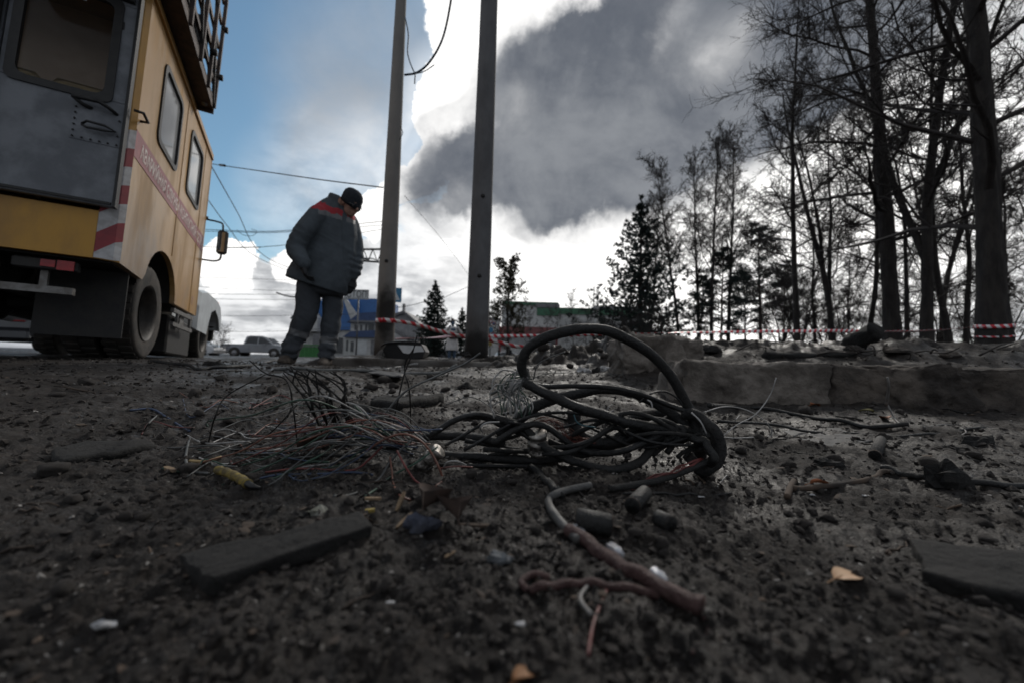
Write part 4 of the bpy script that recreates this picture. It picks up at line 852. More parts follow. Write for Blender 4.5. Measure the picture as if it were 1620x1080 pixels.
cab([(832, 606, 1.0), (868, 622, .98), (905, 640, .97), (950, 655, .97), (1000, 668, .98), (1050, 676, 1.0), (1095, 680, 1.02), (1122, 694, 1.0)], .0150, 'heavy black cable crossing the coil from upper left to right', sides=14)
cab([(742, 655, 1.02), (790, 662, 1.0), (832, 682, .99), (868, 708, .98), (912, 728, .965), (962, 741, .96), (1008, 731, .97), (1034, 706, 1.0), (1046, 682, 1.04)], .0122, 'black cable swinging low in front of the coil', M_cab2, n=11, sides=12)
cab([(680, 716, 1.08), (735, 722, 1.06), (800, 724, 1.04), (872, 724, 1.03), (930, 716, 1.03), (975, 700, 1.04), (998, 688, 1.05)], .0145, 'straight black cable lying along the foot of the coil', sides=12)
cab([(908, 652, 1.06), (910, 676, 1.05), (926, 694, 1.04), (962, 698, 1.03), (1002, 690, 1.03), (1040, 676, 1.05), (1080, 672, 1.06)], .0205, 'fattest black cable sagging inside the coil', sides=14)
cab([(1020, 690, 1.05), (1046, 672, 1.07), (1075, 664, 1.06), (1102, 672, 1.04), (1124, 692, 1.01), (1136, 716, .98), (1128, 738, .98)], .019, 'heavy black cable bending down at the right end', M_sheath, sides=14)
cab([(1078, 652, 1.03), (1108, 660, 1.0), (1130, 684, .98), (1138, 716, .97), (1126, 742, .97), (1106, 740, .99), (1092, 720, 1.02)], .0165, 'scuffed black cable curling round the right end', M_sheath, sides=14)
cab([(1070, 700, 1.05), (1092, 690, 1.0), (1118, 704, .97), (1126, 730, .96), (1108, 752, .97)], .012, 'short black cable tucked under the right end', sides=10)
cab([(1000, 660, 1.1), (1045, 655, 1.1), (1085, 668, 1.08), (1110, 700, 1.05), (1105, 735, 1.03)], .021, 'dark cable bundle core at the right end', M_sheath, sides=14)
cab([(1012, 636, 1.03), (1030, 622, 1.02), (1052, 619, 1.02), (1072, 630, 1.02), (1080, 642, 1.02)], .003, 'small thin black wire arching over the coil', n=8, sides=6)
cab([(520, 698), (580, 700), (640, 694, 1.10), (700, 690, 1.08), (752, 690, 1.06), (800, 700, 1.04)], .0135, 'black cable running in from the left under the wires', M_cab2, sides=12)
cab([(560, 700, 1.05), (620, 706, 1.0), (676, 690, .98), (720, 664, .98), (760, 655, .99), (800, 668, 1.0), (842, 694, .99)], .0085, 'slim black cable looping over the left of the coil', sides=9)
cab([(500, 722), (570, 724), (640, 726, 1.04), (700, 738, 1.0), (770, 736, 1.0), (850, 740), (920, 744)], .006, 'slim black cable trailing flat below the coil', sides=8)
cab([(840, 742), (868, 770), (890, 790)], .0075, 'short black cable stub below the coil', sides=8)
gk = np.random.default_rng(91)
for k in range(9):      # more loops of the same tangle
    a = gk.uniform(-1, 1, 14); x0 = 760 + 60 * a[0]; x1 = 1085 + 35 * a[1]; ya = 690 + 34 * a[2]; L = [(x0, ya, 1.0 + .05 * a[3])]
    for q in (.25, .5, .75): L.append((x0 + (x1 - x0) * q + 14 * a[4], 684 + 30 * math.sin(q * 6 + 3 * a[5] + k) + 10 * a[6], 1.0 + .06 * a[7 + int(q * 4)]))
    L += [(x1, 690 + 22 * a[11], 1.0), (x1 - 22 - 20 * abs(a[12]), 716 + 12 * a[13], 1.0)]
    cab(L, (.0045, .007, .0095, .006)[k % 4], '%s black cable in the middle of the coil, %s' % (('thin', 'slim', 'stout', 'narrow')[k % 4], ('topmost', 'lowest', 'bending up', 'bending down', 'nearly straight', 'farther back', 'nearer the front', 'at the left', 'at the right')[k]), (M_cab, M_cab2)[k % 2], sides=9)
# the long one in front, its jacket torn off half way
cab([(1122, 728, .97), (1090, 742, .95), (1050, 757, .93), (1010, 770), (965, 778)], .0085, 'black cable leaving the coil toward the camera with red strands', M_cab2, sides=10)
cab([(935, 772, .86), (905, 778, .84), (880, 786), (868, 797), (874, 815), (892, 838), (915, 862)], .0085, 'pale grey bent cable piece in the foreground', mat('grey_cable', (.095, .093, .09), (.05, .048, .046), 24, .55, .4, 90), sides=12)
M_braid = mat('red_brown_braid', (.060, .024, .022), (.11, .058, .052), 60, .6, 1.0, 160); M_redw = mat('red_wire', (.17, .038, .034), (.09, .03, .028), 25, .5); M_foil = mat('foil', (.65, .66, .70), (.4, .4, .42), 40, .22, .8, 90, metal=.9)
cab([(902, 850), (935, 872), (965, 893), (1000, 915), (1035, 936), (1075, 958), (1112, 978)], .0082, 'red brown stripped cable core lying across the foreground', M_braid, name='stripped_cable', sides=10, wob=.003)
for k, (x, y) in enumerate(((905, 848), (962, 880), (1030, 922))):
    p = [gp(x, y, .012), gp(x + 12, y + 8, .013), gp(x + 24, y + 15, .010)]; g = MB(); g.tube(spline(p, 4), [.0045, .006, .007, .0055, .006, .0066, .005, .0045, .003], 7); tag(g.build('foil_scrap', M_foil), ('crumpled silver foil by the bend of the grey cable', 'crumpled silver foil on the red brown core, middle one', 'crumpled silver foil nearest the camera on red brown core')[k], 'foil')
cab([(835, 938), (880, 932), (930, 928), (985, 934), (1040, 946)], .0045, 'red brown strand crossing beneath the stripped core', M_braid, name='wire_strand', sides=7, wob=.003)
cab([(835, 938), (825, 925), (845, 912), (870, 918)], .0035, 'red brown curl at the near end of the strand', M_braid, name='wire_strand', sides=7)
cab([(1112, 976), (1120, 1000, .415), (1095, 1035)], .002, 'thin pale strand hanging from the stripped core end', M_braid, name='wire_strand', sides=6)
cab([(960, 935), (940, 985), (930, 1040)], .0016, 'thin red strand trailing to the bottom of the picture', M_redw, name='wire_strand', sides=6)
cab([(930, 928), (918, 950), (935, 975)], .0022, 'grey strand knotted on the crossing one', mat('grey_strand', (.2, .19, .18), None, 30, .6), name='wire_strand', sides=6)
for k in range(9):
    a = rng.uniform(-1, 1, 8); cab([(1000 + 8 * a[0], 770 + 4 * a[1], .93), (1040 + 10 * a[2], 756 + 6 * a[3], .93), (1075 + 9 * a[4], 744 + 5 * a[5], .945), (1108 + 8 * a[6], 730 + 6 * a[7], .96)], .0016, 'thin red strand stripped from the cable in front of coil', M_redw, name='wire_strand', group='red strands along the stripped cable', sides=5, n=6, wob=.004)
# cables and sticks lying at the right
cab([(1120, 640, 1.5), (1165, 646), (1215, 648), (1268, 658), (1330, 670), (1390, 678), (1440, 676)], .0085, 'black cable lying along the foot of the pale beam', M_cab2, sides=8, wob=.006)
cab([(1398, 743), (1430, 752), (1480, 762), (1550, 768), (1640, 772)], .0068, 'black cable running out at the right edge', M_cab2, sides=8, wob=.004)
cab([(1250, 775), (1300, 770), (1350, 764), (1398, 752), (1420, 745)], .006, 'bent dark stick lying at the right', M_bark, 'stick', 'stick', sides=7, wob=.006)
cab([(1245, 790), (1250, 775), (1256, 764)], .006, 'stub at the left end of the bent stick', M_bark, 'stick', 'stick', sides=7)
cab([(1160, 784), (1080, 783), (985, 784)], .0025, 'thin black wire lying straight right of the grey cable', sides=6, wob=.003)
cab([(1130, 665, 1.35), (1300, 684), (1440, 690), (1530, 680), (1640, 676)], .0045, 'long thin dark wire along the ground below the beam', sides=6, wob=.01)
cab([(1460, 676), (1500, 672), (1528, 682), (1512, 694)], .0025, 'thin grey wire hook on the ground at far right', mat('grey_strand', (.2, .19, .18), None, 30, .6), 'wire_strand', 'wire', sides=6)
cab([(1402, 640, 1.98), (1406, 612, 1.95), (1404, 596, 1.95)], .006, 'thin metal rod leaning on the earth-caked beam', M_lsteel, 'metal_rod', 'rod', sides=7, taper=.004)
cab([(1404, 640, 1.98), (1415, 662), (1424, 672)], .004, 'bent foot wire of the leaning rod', M_lsteel, 'wire_strand', 'wire', sides=6)
# single wires one can follow
M_ww = mat('white_wire', (.42, .41, .40), (.20, .195, .19), 20, .5); M_gw = mat('green_wire', (.030, .075, .05), (.03, .055, .042), 20, .5); M_bw = mat('blue_wire', (.035, .055, .11), (.03, .045, .08), 20, .5); M_cw = mat('copper_wire', (.35, .16, .09), (.22, .10, .06), 20, .4, metal=.6); M_grw = mat('grey_wire', (.125, .128, .125), (.065, .066, .065), 20, .6); M_yel = mat('yellow_plastic', (.36, .26, .035), (.10, .075, .03), 40, .6, .6, 120); M_org = mat('orange_wire', (.22, .085, .055), (.12, .055, .042), 20, .5)
def wire(L, r, m, label, group=None, wob=0): return cab(L, r, label, m, 'wire', 'wire', group, 8, 6, None, wob)
wire([(1112, 652, 1.02), (1145, 643, 1.03), (1178, 647, 1.04), (1206, 662, 1.05), (1220, 678, 1.05), (1221, 690, 1.05)], .0016, M_ww, 'white wire arching out right of the coil')
wire([(1140, 692, 1.02), (1165, 672, 1.03), (1195, 655, 1.04), (1218, 625, 1.05), (1228, 597, 1.05)], .0016, M_ww, 'white wire standing up with its tip before the pale beam')
wire([(1142, 691), (1160, 693), (1190, 692), (1221, 690)], .0016, M_ww, 'white wire lying flat right of the coil')
wire([(1160, 690), (1162, 668, 1.12), (1170, 656, 1.13)], .0012, M_ww, 'short white wire standing up right of the coil')
wire([(1094, 652, .98), (1108, 666, .96), (1118, 686, .95)], .0022, M_ww, 'short white wire draped over the right end cable')
wire([(1024, 632, .99), (1030, 636, .985), (1032, 645, .985)], .0022, M_ww, 'tiny white wire end on top of the coil')
wire([(968, 640, 1.0), (962, 644, .99), (962, 652, .99), (972, 648, 1.0)], .0018, M_ww, 'small white wire ring in the middle of the coil')
wire([(764, 684, .99), (760, 676, .97), (770, 668, .97), (790, 667, .98)], .0024, M_ww, 'white wire hook left of the coil')
wire([(702, 738, .93), (708, 730, .92), (724, 729, .92), (738, 735, .93)], .0022, M_ww, 'white wire bow in front of the clamp')
wire([(1135, 770), (1142, 760), (1150, 752)], .0012, M_ww, 'tiny white wire scrap near the coil foot')
wire([(908, 655, .97), (912, 666, .965), (922, 672, .965), (942, 675, .97)], .0018, mat('teal_wire', (.05, .14, .17), None, 20, .5), 'teal wire edging the sagging cable')
wire([(480, 652, .95), (520, 648, .93), (560, 650, .92), (590, 662, .92), (612, 678, .94), (625, 690, .96)], .0026, M_grw, 'pale grey wire bowing high over the left tangle')
wire([(560, 640, .93), (590, 668, .92), (620, 690, .92), (640, 706, .94)], .0024, M_gw, 'green wire slanting through the left tangle')
wire([(692, 706, .93), (660, 730, .90), (620, 752, .88), (598, 772, .86), (577, 786)], .0026, M_gw, 'green grey wire pulled from clamp toward the camera')
wire([(580, 712, .9), (598, 700, .9), (618, 690, .9), (640, 686, .9), (662, 694, .9), (680, 712, .9), (694, 738, .89), (700, 758, .88), (690, 770)], .0030, M_org, 'orange red wire looping over the metal clamp')
wire([(617, 722, .9), (620, 745, .88), (622, 765, .87), (632, 784), (650, 792)], .0025, M_org, 'orange red wire dropping left of the clamp')
wire([(628, 712, .89), (640, 735, .875), (655, 757, .865), (670, 770)], .0027, M_redw, 'red wire dropping straight to the ground before the clamp')
wire([(420, 748), (470, 742), (520, 744), (560, 744), (585, 725, .92), (605, 705, .92)], .0030, M_redw, 'red wire lying along the ground from the yellow tube')
wire([(696, 740, .93), (720, 737, .94), (748, 738, .95)], .0022, M_redw, 'short red wire right of the clamp')
wire([(485, 733), (500, 731), (520, 732)], .0026, M_gw, 'green wire piece lying beside the red one')
wire([(400, 760), (440, 752), (475, 752), (520, 750), (560, 748), (590, 752)], .0024, M_bw, 'blue wire lying in front of the red one')
wire([(205, 650), (240, 648), (262, 660), (290, 678), (300, 683)], .0035, M_bw, 'blue wire piece on the ground far left of the tangle')
wire([(300, 694), (296, 710), (294, 730), (304, 746), (330, 750)], .0028, M_grw, 'grey wire hook left of the yellow tube')
wire([(228, 682), (236, 668, 1.05), (248, 658)], .0028, M_grw, 'small grey wire arc at far left')
wire([(300, 730), (325, 731), (350, 724)], .0030, mat('straw_wire', (.42, .30, .14), None, 20, .6), 'straw coloured wire piece left of the yellow tube')
wire([(520, 690, .95), (560, 676, .93), (610, 679, .92), (660, 680, .93), (700, 678, .95)], .0022, M_bw, 'blue wire crossing the top of left tangle')
wire([(528, 786), (560, 782), (598, 760, .9), (617, 730, .9), (640, 705, .92), (660, 690, .95)], .0030, M_grw, 'thick grey wire curving down to the ground before the tangle')
wire([(600, 665, 1.0), (640, 620, 1.0), (690, 595, 1.02), (735, 575, 1.05), (760, 558, 1.06)], .0030, M_grw, 'long grey wire rising toward the thick pole')
wire([(705, 640, 1.02), (740, 628, 1.03), (762, 634, 1.03), (790, 655, 1.0)], .0015, M_grw, 'thin wire bow left of the big arch')
wire([(844, 600, 1.0), (850, 578, 1.0), (868, 566, 1.0), (895, 556, 1.0)], .0018, M_grw, 'thin grey wire rising inside the big arch')
wire([(838, 601, 1.0), (862, 591, 1.0), (892, 589, 1.0), (930, 590, 1.02)], .0010, M_grw, 'thin grey wire running right inside the big arch')
wire([(775, 624, 1.02), (800, 612, 1.02), (828, 606, 1.02)], .0042, M_grw, 'stout pale grey wire left of the big arch')
# the frayed pair cable below the arch: pale and green hairs
g0 = np.random.default_rng(21)
for k in range(26):
    a = g0.uniform(-1, 1, 6); x1 = 800 + 22 * a[0]; x2 = 806 + 34 * a[3]
    L = [(836 + 2 * a[1], 598 + 2 * a[2], 1.0), (x1 + 16, 582 + 10 * abs(a[4]) if k % 3 == 0 else 606 + 9 * a[4], 1.0), (x1, 604 + 16 * abs(a[5]), .995), (x2, 640 + 8 * a[1], .99), (x2 + 8 * a[2], 652 + 10 * abs(a[0]), .985)]
    wire(L, .0020, (M_ww, M_ww, M_gw, M_grw)[k % 4], 'hair-thin %s wire of the frayed cable left of the arch' % ('white', 'pale', 'green', 'grey')[k % 4], 'frayed wires left of the arch', .003)
for k in range(14):
    a = g0.uniform(-1, 1, 8); x = 848 + 6 * a[0]
    wire([(x, 668 + 4 * a[1], 1.03), (x + 30 + 10 * a[2], 668 + 8 * a[3], 1.02), (x + 60 + 14 * a[4], 692 + 8 * a[5], 1.02), (x + 110 + 20 * a[6], 700 + 4 * a[7], 1.02)], .0009, M_org if k % 3 else M_redw, 'hair-thin %s wire inside the coil' % ('orange' if k % 3 else 'red'), 'fine red wires inside the coil', .004)
cn = ('grey', 'white', 'green', 'red', 'blue', 'grey', 'grey', 'orange', 'white'); cm = (M_grw, M_ww, M_gw, M_redw, M_bw, M_grw, M_grw, M_org, M_ww)
def where(x, y, ln, h):
    return ('long' if ln > 190 else 'middling' if ln > 145 else 'short') + (' and bowed high, ' if h > 30 else ' and lying low, ' if h < 14 else ', ') + \
        ('reaching to the yellow tube' if x < 430 else 'ending under the twigs' if x < 500 else 'ending close to the clamp') + (' nearer the camera' if y > 720 else ' far side' if y < 690 else '')
for k in range(46):     # the wide fan of loose wires on the left
    a = g0.uniform(-1, 1, 14); x0 = 640 + 46 * a[0]; y0 = 698 + 20 * a[1]; ln = 110 + 190 * abs(a[2]) ** 1.2; hgt = 8 + 62 * abs(a[3]) ** 2
    ye = 712 + 56 * a[4]; xm = x0 - ln * .5; x2 = x0 - ln
    L = [(x0, y0, .97 + .06 * a[5]), (x0 - ln * .25 + 8 * a[6], y0 - hgt * .7, .96 + .08 * a[7]), (xm + 14 * a[8], (y0 + ye) / 2 - hgt, .96 + .1 * a[9])]
    e = gp(x2 + 10 * a[10], ye, .002); L2 = pathw(L, .003) + [e * .5 + P(L[-1][0], L[-1][1], L[-1][2] * KD) * .5 - np.array([0, 0, .01]), e, gp(x2 - 24 * abs(a[11]), ye + 12 * a[12], .002)]
    p = spline(L2, 7); p = p + .005 * np.stack([vnoise(np.stack([np.linspace(0, 6, len(p)), np.full(len(p), k + .5)], 1), q) for q in (1, 2, 3)], 1); g = MB(); g.tube(p, .0011 + .0008 * abs(a[13]), 6)
    tag(g.build('wire', cm[k % 9]), 'loose %s wire, %s' % (cn[k % 9], where(x2, ye, ln, hgt)), 'wire', 'loose wires fanned out left of the coil')
for k in range(22):     # wires strewn further left on the ground
    a = g0.uniform(-1, 1, 10); x0 = 420 + 120 * a[0]; y0 = 690 + 55 * a[1]
    L = [gp(x0, y0, .002), gp(x0 - 30 + 14 * a[2], y0 + 8 * a[3], .004 + .012 * abs(a[4])), gp(x0 - 62 + 18 * a[5], y0 + 14 * a[6], .003), gp(x0 - 88 + 20 * a[7], y0 + 18 * a[8], .002)]
    g = MB(); g.tube(spline(L, 6), .0016, 6); tag(g.build('wire', cm[k % 9]), 'stray %s wire lying on the soil left of the tangle' % cn[k % 9], 'wire', 'stray wires on the soil at left')
# dark springy twigs in front of the man's boots
for k in range(16):
    a = g0.uniform(-1, 1, 10); x0 = 540 + 28 * a[0]; L = pathw([(x0, 690 + 10 * a[1]), (x0 - 18 + 10 * a[2], 648 + 8 * a[3], .98), (x0 - 38 + 22 * a[4], 612 + 10 * a[5], .97), (x0 - 58 + 34 * a[6], 578 + 12 * abs(a[7]), .96)], .0)
    p = spline(L, 6); g = MB(); g.tube(p, np.linspace(.0030, .0012, len(p)), 6); tag(g.build('twig', M_char), 'dark springy twig in the bunch, %s%s and %s' % (('straight, ', 'bent, ', 'hooked, ', 'thin, ', 'stiff, ', 'kinked, ', '')[k % 7], 'leaning far left' if p[-1][0] < -.55 else 'nearly upright' if p[-1][0] > -.40 else 'leaning a little left', 'tall' if p[-1][2] > .23 else 'low'), 'twig', 'dark twigs before the boots of the man')
for k, (L, lb) in enumerate(((([(455, 660), (462, 636, 1.05), (452, 600, 1.05), (420, 590, 1.08), (395, 570, 1.1)]), 'forked dark twig standing left of the twig bunch'), ([(330, 700), (340, 660, 1.05), (360, 625, 1.1), (420, 592, 1.15)], 'long thin twig leaning right at the left'),
        ([(470, 700), (466, 660, 1.0), (463, 640, .99)], 'short upright dark twig at the left tangle'), ([(618, 690), (628, 640, 1.05), (640, 590, 1.05), (652, 560, 1.05), (660, 530, 1.06)], 'dark wire standing up before the black housing'), ([(650, 675), (648, 620, 1.05), (640, 580, 1.06), (655, 550, 1.06)], 'bent dark wire standing beside the housing'), ([(366, 712), (420, 690, 1.0), (470, 640, 1.02)], 'dark thin wire slanting up at left'))):
    cab(L, .0026, lb, M_char, 'twig', 'twig', None, 8, 6, .0015)
# clamps, connectors and small plastic
def clampring(x, y, d, ax, r, L, label, m):
    c = P(x, y, d * KD); ax = np.array(ax, float); ax /= np.linalg.norm(ax); o = empty('metal_clamp', c, 0, label, 'clamp'); g = MB(); R_ = []
    prof = [(-.5, .80), (-.46, 1.0), (-.30, 1.0), (-.27, .9), (-.1, .9), (-.07, 1.05), (.12, 1.05), (.15, .92), (.34, .92), (.37, 1.0), (.5, .98), (.5, .7)]
    g.tube([ax * L * a for a, _ in prof], [r * b_ for _, b_ in prof], 18); g.build('sleeve', m, o)
    for q in np.arange(10) * .6283:
        u_ = np.cross(ax, [0, 0, 1.0]); u_ /= np.linalg.norm(u_); v_ = np.cross(ax, u_); n_ = u_ * math.cos(q) + v_ * math.sin(q); g = MB(); g.bar(n_ * r * 1.02 - ax * L * .26, n_ * r * 1.02 - ax * L * .12, .004, .004); g.build('rib', M_lsteel, o)
M_alu = mat('scuffed_aluminium', (.55, .52, .48), (.20, .18, .165), 30, .32, .6, 90, metal=.85)
clampring(680, 724, .95, (.62, -.15, .55), .0165, .055, 'shiny metal cable clamp in the left tangle', M_alu); clampring(851, 700, 1.0, (-.1, -.35, .9), .0215, .052, 'ribbed metal cable gland in the middle of the coil', M_alu)
p = [gp(344, 752, .012), gp(358, 757, .013), gp(376, 765, .012), gp(392, 774, .010)]; o = empty('yellow_tube', p[0], 0, 'yellow plastic tube with a torn dark end', 'tube'); g = MB(); g.tube(spline(p, 5) - p[0], .0082 + .0008 * np.sin(np.arange(16) * 1.7), 12); g.build('tube', M_yel, o)
g = MB(); g.tube(spline([gp(388, 772, .011), gp(398, 777, .009), gp(412, 778, .007)], 4) - p[0], [.006, .0066, .006, .0055, .0056, .005, .004, .004, .003], 10); g.build('torn_end', M_dark, o)
def stub(x0, y0, x1, y1, r, label, m, cat='tube', hollow=True):
    a, b_ = gp(x0, y0, r), gp(x1, y1, r); o = empty('cut_tube', a, 0, label, cat); g = MB(); ax = (b_ - a); n = 16; ax_ = ax / np.linalg.norm(ax)
    g.tube([ax * 0, ax * .5, ax, ax, ax * .82], [r, r * 1.03, r, r * .72, r * .70], n); g.build('wall', m, o)
    g = MB(); g.tube([ax * .985, ax * 1.004], [r * 1.03, r * 1.0], n, 0, False); g.build('lip', M_bark, o)
stub(912, 838, 966, 848, .0145, 'short black tube stub lying open toward the right', M_cab); stub(1040, 830, 1062, 842, .011, 'small round black tube end right of the grey cable', M_cab)
stub(1394, 702, 1384, 728, .0135, 'cut dusty cable stub standing on the soil at right', M_sheath); stub(1020, 790, 1000, 812, .012, 'small dark tube stub behind the open one', M_cab)
# ------------------------------------------------------------------ beyond the verge: street furniture, vehicles, buildings, wires
M_sgrey = mat('galvanised_post', (.20, .205, .21), (.13, .13, .135), 9, .5, metal=.4); M_swhite = mat('sign_white', (.62, .64, .65), (.52, .53, .54), 4, .4); M_sblue = mat('sign_blue', (.035, .20, .36), (.03, .16, .30), 4, .4); M_ink = mat('sign_black', (.012, .012, .012), None, 4, .5)
# STOP line plate
c = P(564, 466, 15); w, h = .92, .36; gzz = gz(c[0], c[1]); o = empty('stop_line_sign', (c[0], c[1], gzz), 0, 'white rectangular sign reading СТОП on a thin grey post', 'sign'); zc = c[2] - gzz
g = MB(); g.cyl((.07, .03, 0), (.07, .03, zc + h / 2), .03, None, 10); g.build('post', M_sgrey, o)
g = MB(); g.box((-w / 2, -.012, zc - h / 2), (w / 2, .0, zc + h / 2)); pl = g.build('plate', M_swhite, o)
for a, b_ in (((-w / 2 + .02, zc - h / 2 + .02), (w / 2 - .02, zc - h / 2 + .035)), ((-w / 2 + .02, zc + h / 2 - .035), (w / 2 - .02, zc + h / 2 - .02)), ((-w / 2 + .02, zc - h / 2 + .036), (-w / 2 + .035, zc + h / 2 - .036)), ((w / 2 - .035, zc - h / 2 + .036), (w / 2 - .02, zc + h / 2 - .036))): g = MB(); g.box((a[0], -.016, a[1]), (b_[0], -.0125, b_[1])); g.build('border_line', M_ink, pl)
tx = text_mesh('СТОП', .34, .0012, 'sign_lettering'); wd = max(v.co.x for v in tx.vertices); tx.transform(Matrix.Diagonal((.74 / wd, 1, 1, 1))); place_text(tx, (-.37, -.015, zc - .115), (1, 0, 0), (0, 0, 1), M_ink, pl, 'sign_lettering')
# pedestrian crossing sign
c = P(624, 467, 19); o = empty('crossing_sign', (c[0], c[1], gz(c[0], c[1])), 0, 'blue square pedestrian crossing sign beside the sooty pole', 'sign'); zc = c[2] - o.location.z; s_ = .34
g = MB(); g.cyl((-.05, .03, 0), (-.05, .03, zc + .3), .035); g.build('post', M_sgrey, o); g = MB(); g.box((-s_, -.012, zc - s_), (s_, 0, zc + s_)); pl = g.build('plate', M_sblue, o)
g = MB(); g.prism([(-.27, zc - .24), (.27, zc - .24), (0, zc + .27)], 1, -.016, -.0125); g.build('white_triangle', M_swhite, pl)
g = MB(); y0, y1 = -.021, -.0165; g.prism([(.035 * math.cos(q), zc + .12 + .035 * math.sin(q)) for q in np.arange(10) * .6283], 1, y0, y1)
for a, b_, w_ in (((0, .085), (-.01, -.03), .045), ((-.01, -.03), (-.075, -.20), .04), ((-.0, -.03), (.075, -.19), .04), ((0, .06), (.085, -.02), .03), ((0, .06), (-.08, -.01), .03)):
    a = np.array(a); b_ = np.array(b_); n_ = np.array([-(b_ - a)[1], (b_ - a)[0]]); n_ = n_ / np.linalg.norm(n_) * w_ / 2; g.prism([(q[0], q[1] + zc) for q in (a + n_, b_ + n_, b_ - n_, a - n_)], 1, y0, y1)
g.build('walking_figure', M_ink, pl)
# cluster of small signs
c = P(777, 522, 34); o = empty('sign_post', (c[0], c[1], gz(c[0], c[1])), 0, 'post of small red, blue and yellow signs right of thick pole', 'sign'); zb = o.location.z
g = MB(); g.cyl((-.05, .05, 0), (-.05, .05, P(777, 505, 34)[2] - zb), .05); g.build('post', M_sgrey, o)
for x, y, kind in ((776, 509, 'r'), (781, 512, 'r'), (777, 522, 'b'), (780, 529, 'r'), (778, 536, 'w'), (776, 543, 'y')):
    q = P(x, y, 34) - c; zz = q[2] + c[2] - zb; xx = q[0]; g = MB(); cm_ = {'r': M_red, 'b': M_sblue, 'w': M_swhite, 'y': M_yel}[kind]
    if kind == 'r': g.cyl((xx, -.02, zz), (xx, 0, zz), .15, None, 16); pl = g.build('round_plate', cm_, o); g = MB(); g.cyl((xx, -.028, zz), (xx, -.021, zz), .09, None, 14); g.build('disc', M_swhite if y < 511 else M_sblue, pl)
    else: g.box((xx - .14, -.02, zz - .2), (xx + .14, 0, zz + .2)); g.build('plate', cm_, o)
# street lamp, gantry
M_lp = mat('pale_concrete_post', (.42, .41, .39), (.30, .29, .28), 6, .8)
c = P(596, 563, 22); o = empty('street_lamp', (c[0], c[1], gz(c[0], c[1])), 0, 'slender pale lamp post with two curved arms', 'street lamp'); zb = o.location.z; zt_ = P(600, 420, 22)[2] - zb; lx = (P(600, 420, 22) - c)[0]
g = MB(); g.tube([(0, 0, -.1), (lx * .5, 0, zt_ * .5), (lx, 0, zt_)], [.15, .13, .10], 12); g.build('post', M_lp, o)
for dx_, dz_ in ((-.75, .42), (.28, .75)): g = MB(); g.tube(spline([(lx, 0, zt_), (lx + dx_ * .15, 0, zt_ + dz_ * .6), (lx + dx_ * .6, 0, zt_ + dz_ * .98), (lx + dx_, 0, zt_ + dz_)], 5), .035, 7); a = g.build('arm', M_sgrey, o); g = MB(); g.sphere((lx + dx_ * 1.12, 0, zt_ + dz_ - .02), (.22, .1, .06)); g.build('lamp_head', M_sgrey, a)
for y in (448, 458, 468, 478): q = P(603, y, 22) - c; g = MB(); g.bar((q[0] - .14, -.02, q[2] + c[2] - zb), (q[0] + .22, -.02, q[2] + c[2] - zb), .09, .10); g.build('insulator', M_dark, o)
o = empty('overhead_gantry', P(560, 565, 24), 0, 'steel lattice gantry reaching out behind the man and the sooty pole', 'gantry'); q0 = np.array(o.location)
T0, T1, B0, B1 = (P(553, 395, 24) - q0, P(612, 394.5, 24) - q0, P(553, 411, 24) - q0, P(612, 416, 24) - q0)
for a, b_ in ((T0, T1), (B0, B1)): g = MB(); g.bar(a, b_, .10, .10); g.build('chord', M_blk, o)
for k in range(4): a = T0 + (T1 - T0) * (k + .5) / 4; b0 = B0 + (B1 - B0) * k / 4; b1 = B0 + (B1 - B0) * (k + 1) / 4; g = MB(); g.bar(b0, a, .045); g.build('brace', M_blk, o); g = MB(); g.bar(a, b1, .045); g.build('brace', M_blk, o)
g = MB(); g.cyl(P(610, 566, 24) - q0 - np.array([0, 0, .3]), P(612, 390, 24) - q0, .12, .09, 10); g.build('mast', M_lp, o)
# overhead wires
def ow(L, r, label, m=None, group=None): return cable(L, r, label, m or M_ink, 'overhead wire', 'overhead_wire', group, 8, 5)
ow([(250, 247, 15), (337, 260, 11), (420, 272, 9), (510, 285, 7.8), (606, 297, 6.85)], .011, 'black cable from the truck side to the sooty pole')
cable([(348, 261.4, 10.6), (356, 262.4, 10.4)], .03, 'small dark coupling on the cable above the man', M_dark, 'coupling', 'coupling')
ow([(300, 205, 12), (336, 266, 14), (375, 335, 18), (412, 400, 22), (470, 428, 30), (540, 450, 45)], .018, 'right hand contact wire slanting down behind the mirror'); ow([(300, 270, 14), (329, 316, 16), (360, 358, 20), (397, 401, 24), (455, 428, 32), (540, 458, 45)], .018, 'left hand contact wire slanting down behind the mirror')
ow([(250, 361, 28), (340, 364, 27), (440, 366, 26), (610, 350, 24)], .022, 'span wire level with the mirror, upper of the pair'); ow([(250, 367, 28), (340, 366.5, 27), (440, 368, 26), (610, 356, 24)], .018, 'span wire level with the mirror, lower of the pair')
ow([(375, 364, 27), (385, 372, 27), (400, 373, 27), (406, 366, 27), (398, 363, 27)], .016, 'small slack loop of wire on the span wires')
ow([(260, 388, 26), (358, 392, 25), (412, 391, 24), (470, 385, 24), (610, 362, 24)], .018, 'span wire joining the two contact wires'); cable([(356, 392, 24.9), (412, 391.4, 24)], .03, 'thick spreader bar between the two contact wires', M_dark, 'spreader bar', 'spreader_bar')
for k, (y0, y1, y2, lb) in enumerate(((438, 441, 447, 'uppermost of the level far wires over the pickup'), (449, 458, 462, 'second far wire below the uppermost over the pickup'), (463, 466, 466, 'third far wire over the pickup'), (470, 474, 474, 'fourth far wire over the pickup'), (497, 500, 497, 'fifth far wire over the pickup, above the lowest'), (517, 525, 518, 'lowest sagging far wire over the pickup'))): ow([(250, y0, 50), (390, y1, 50), (560, y2, 50)], .026, lb)
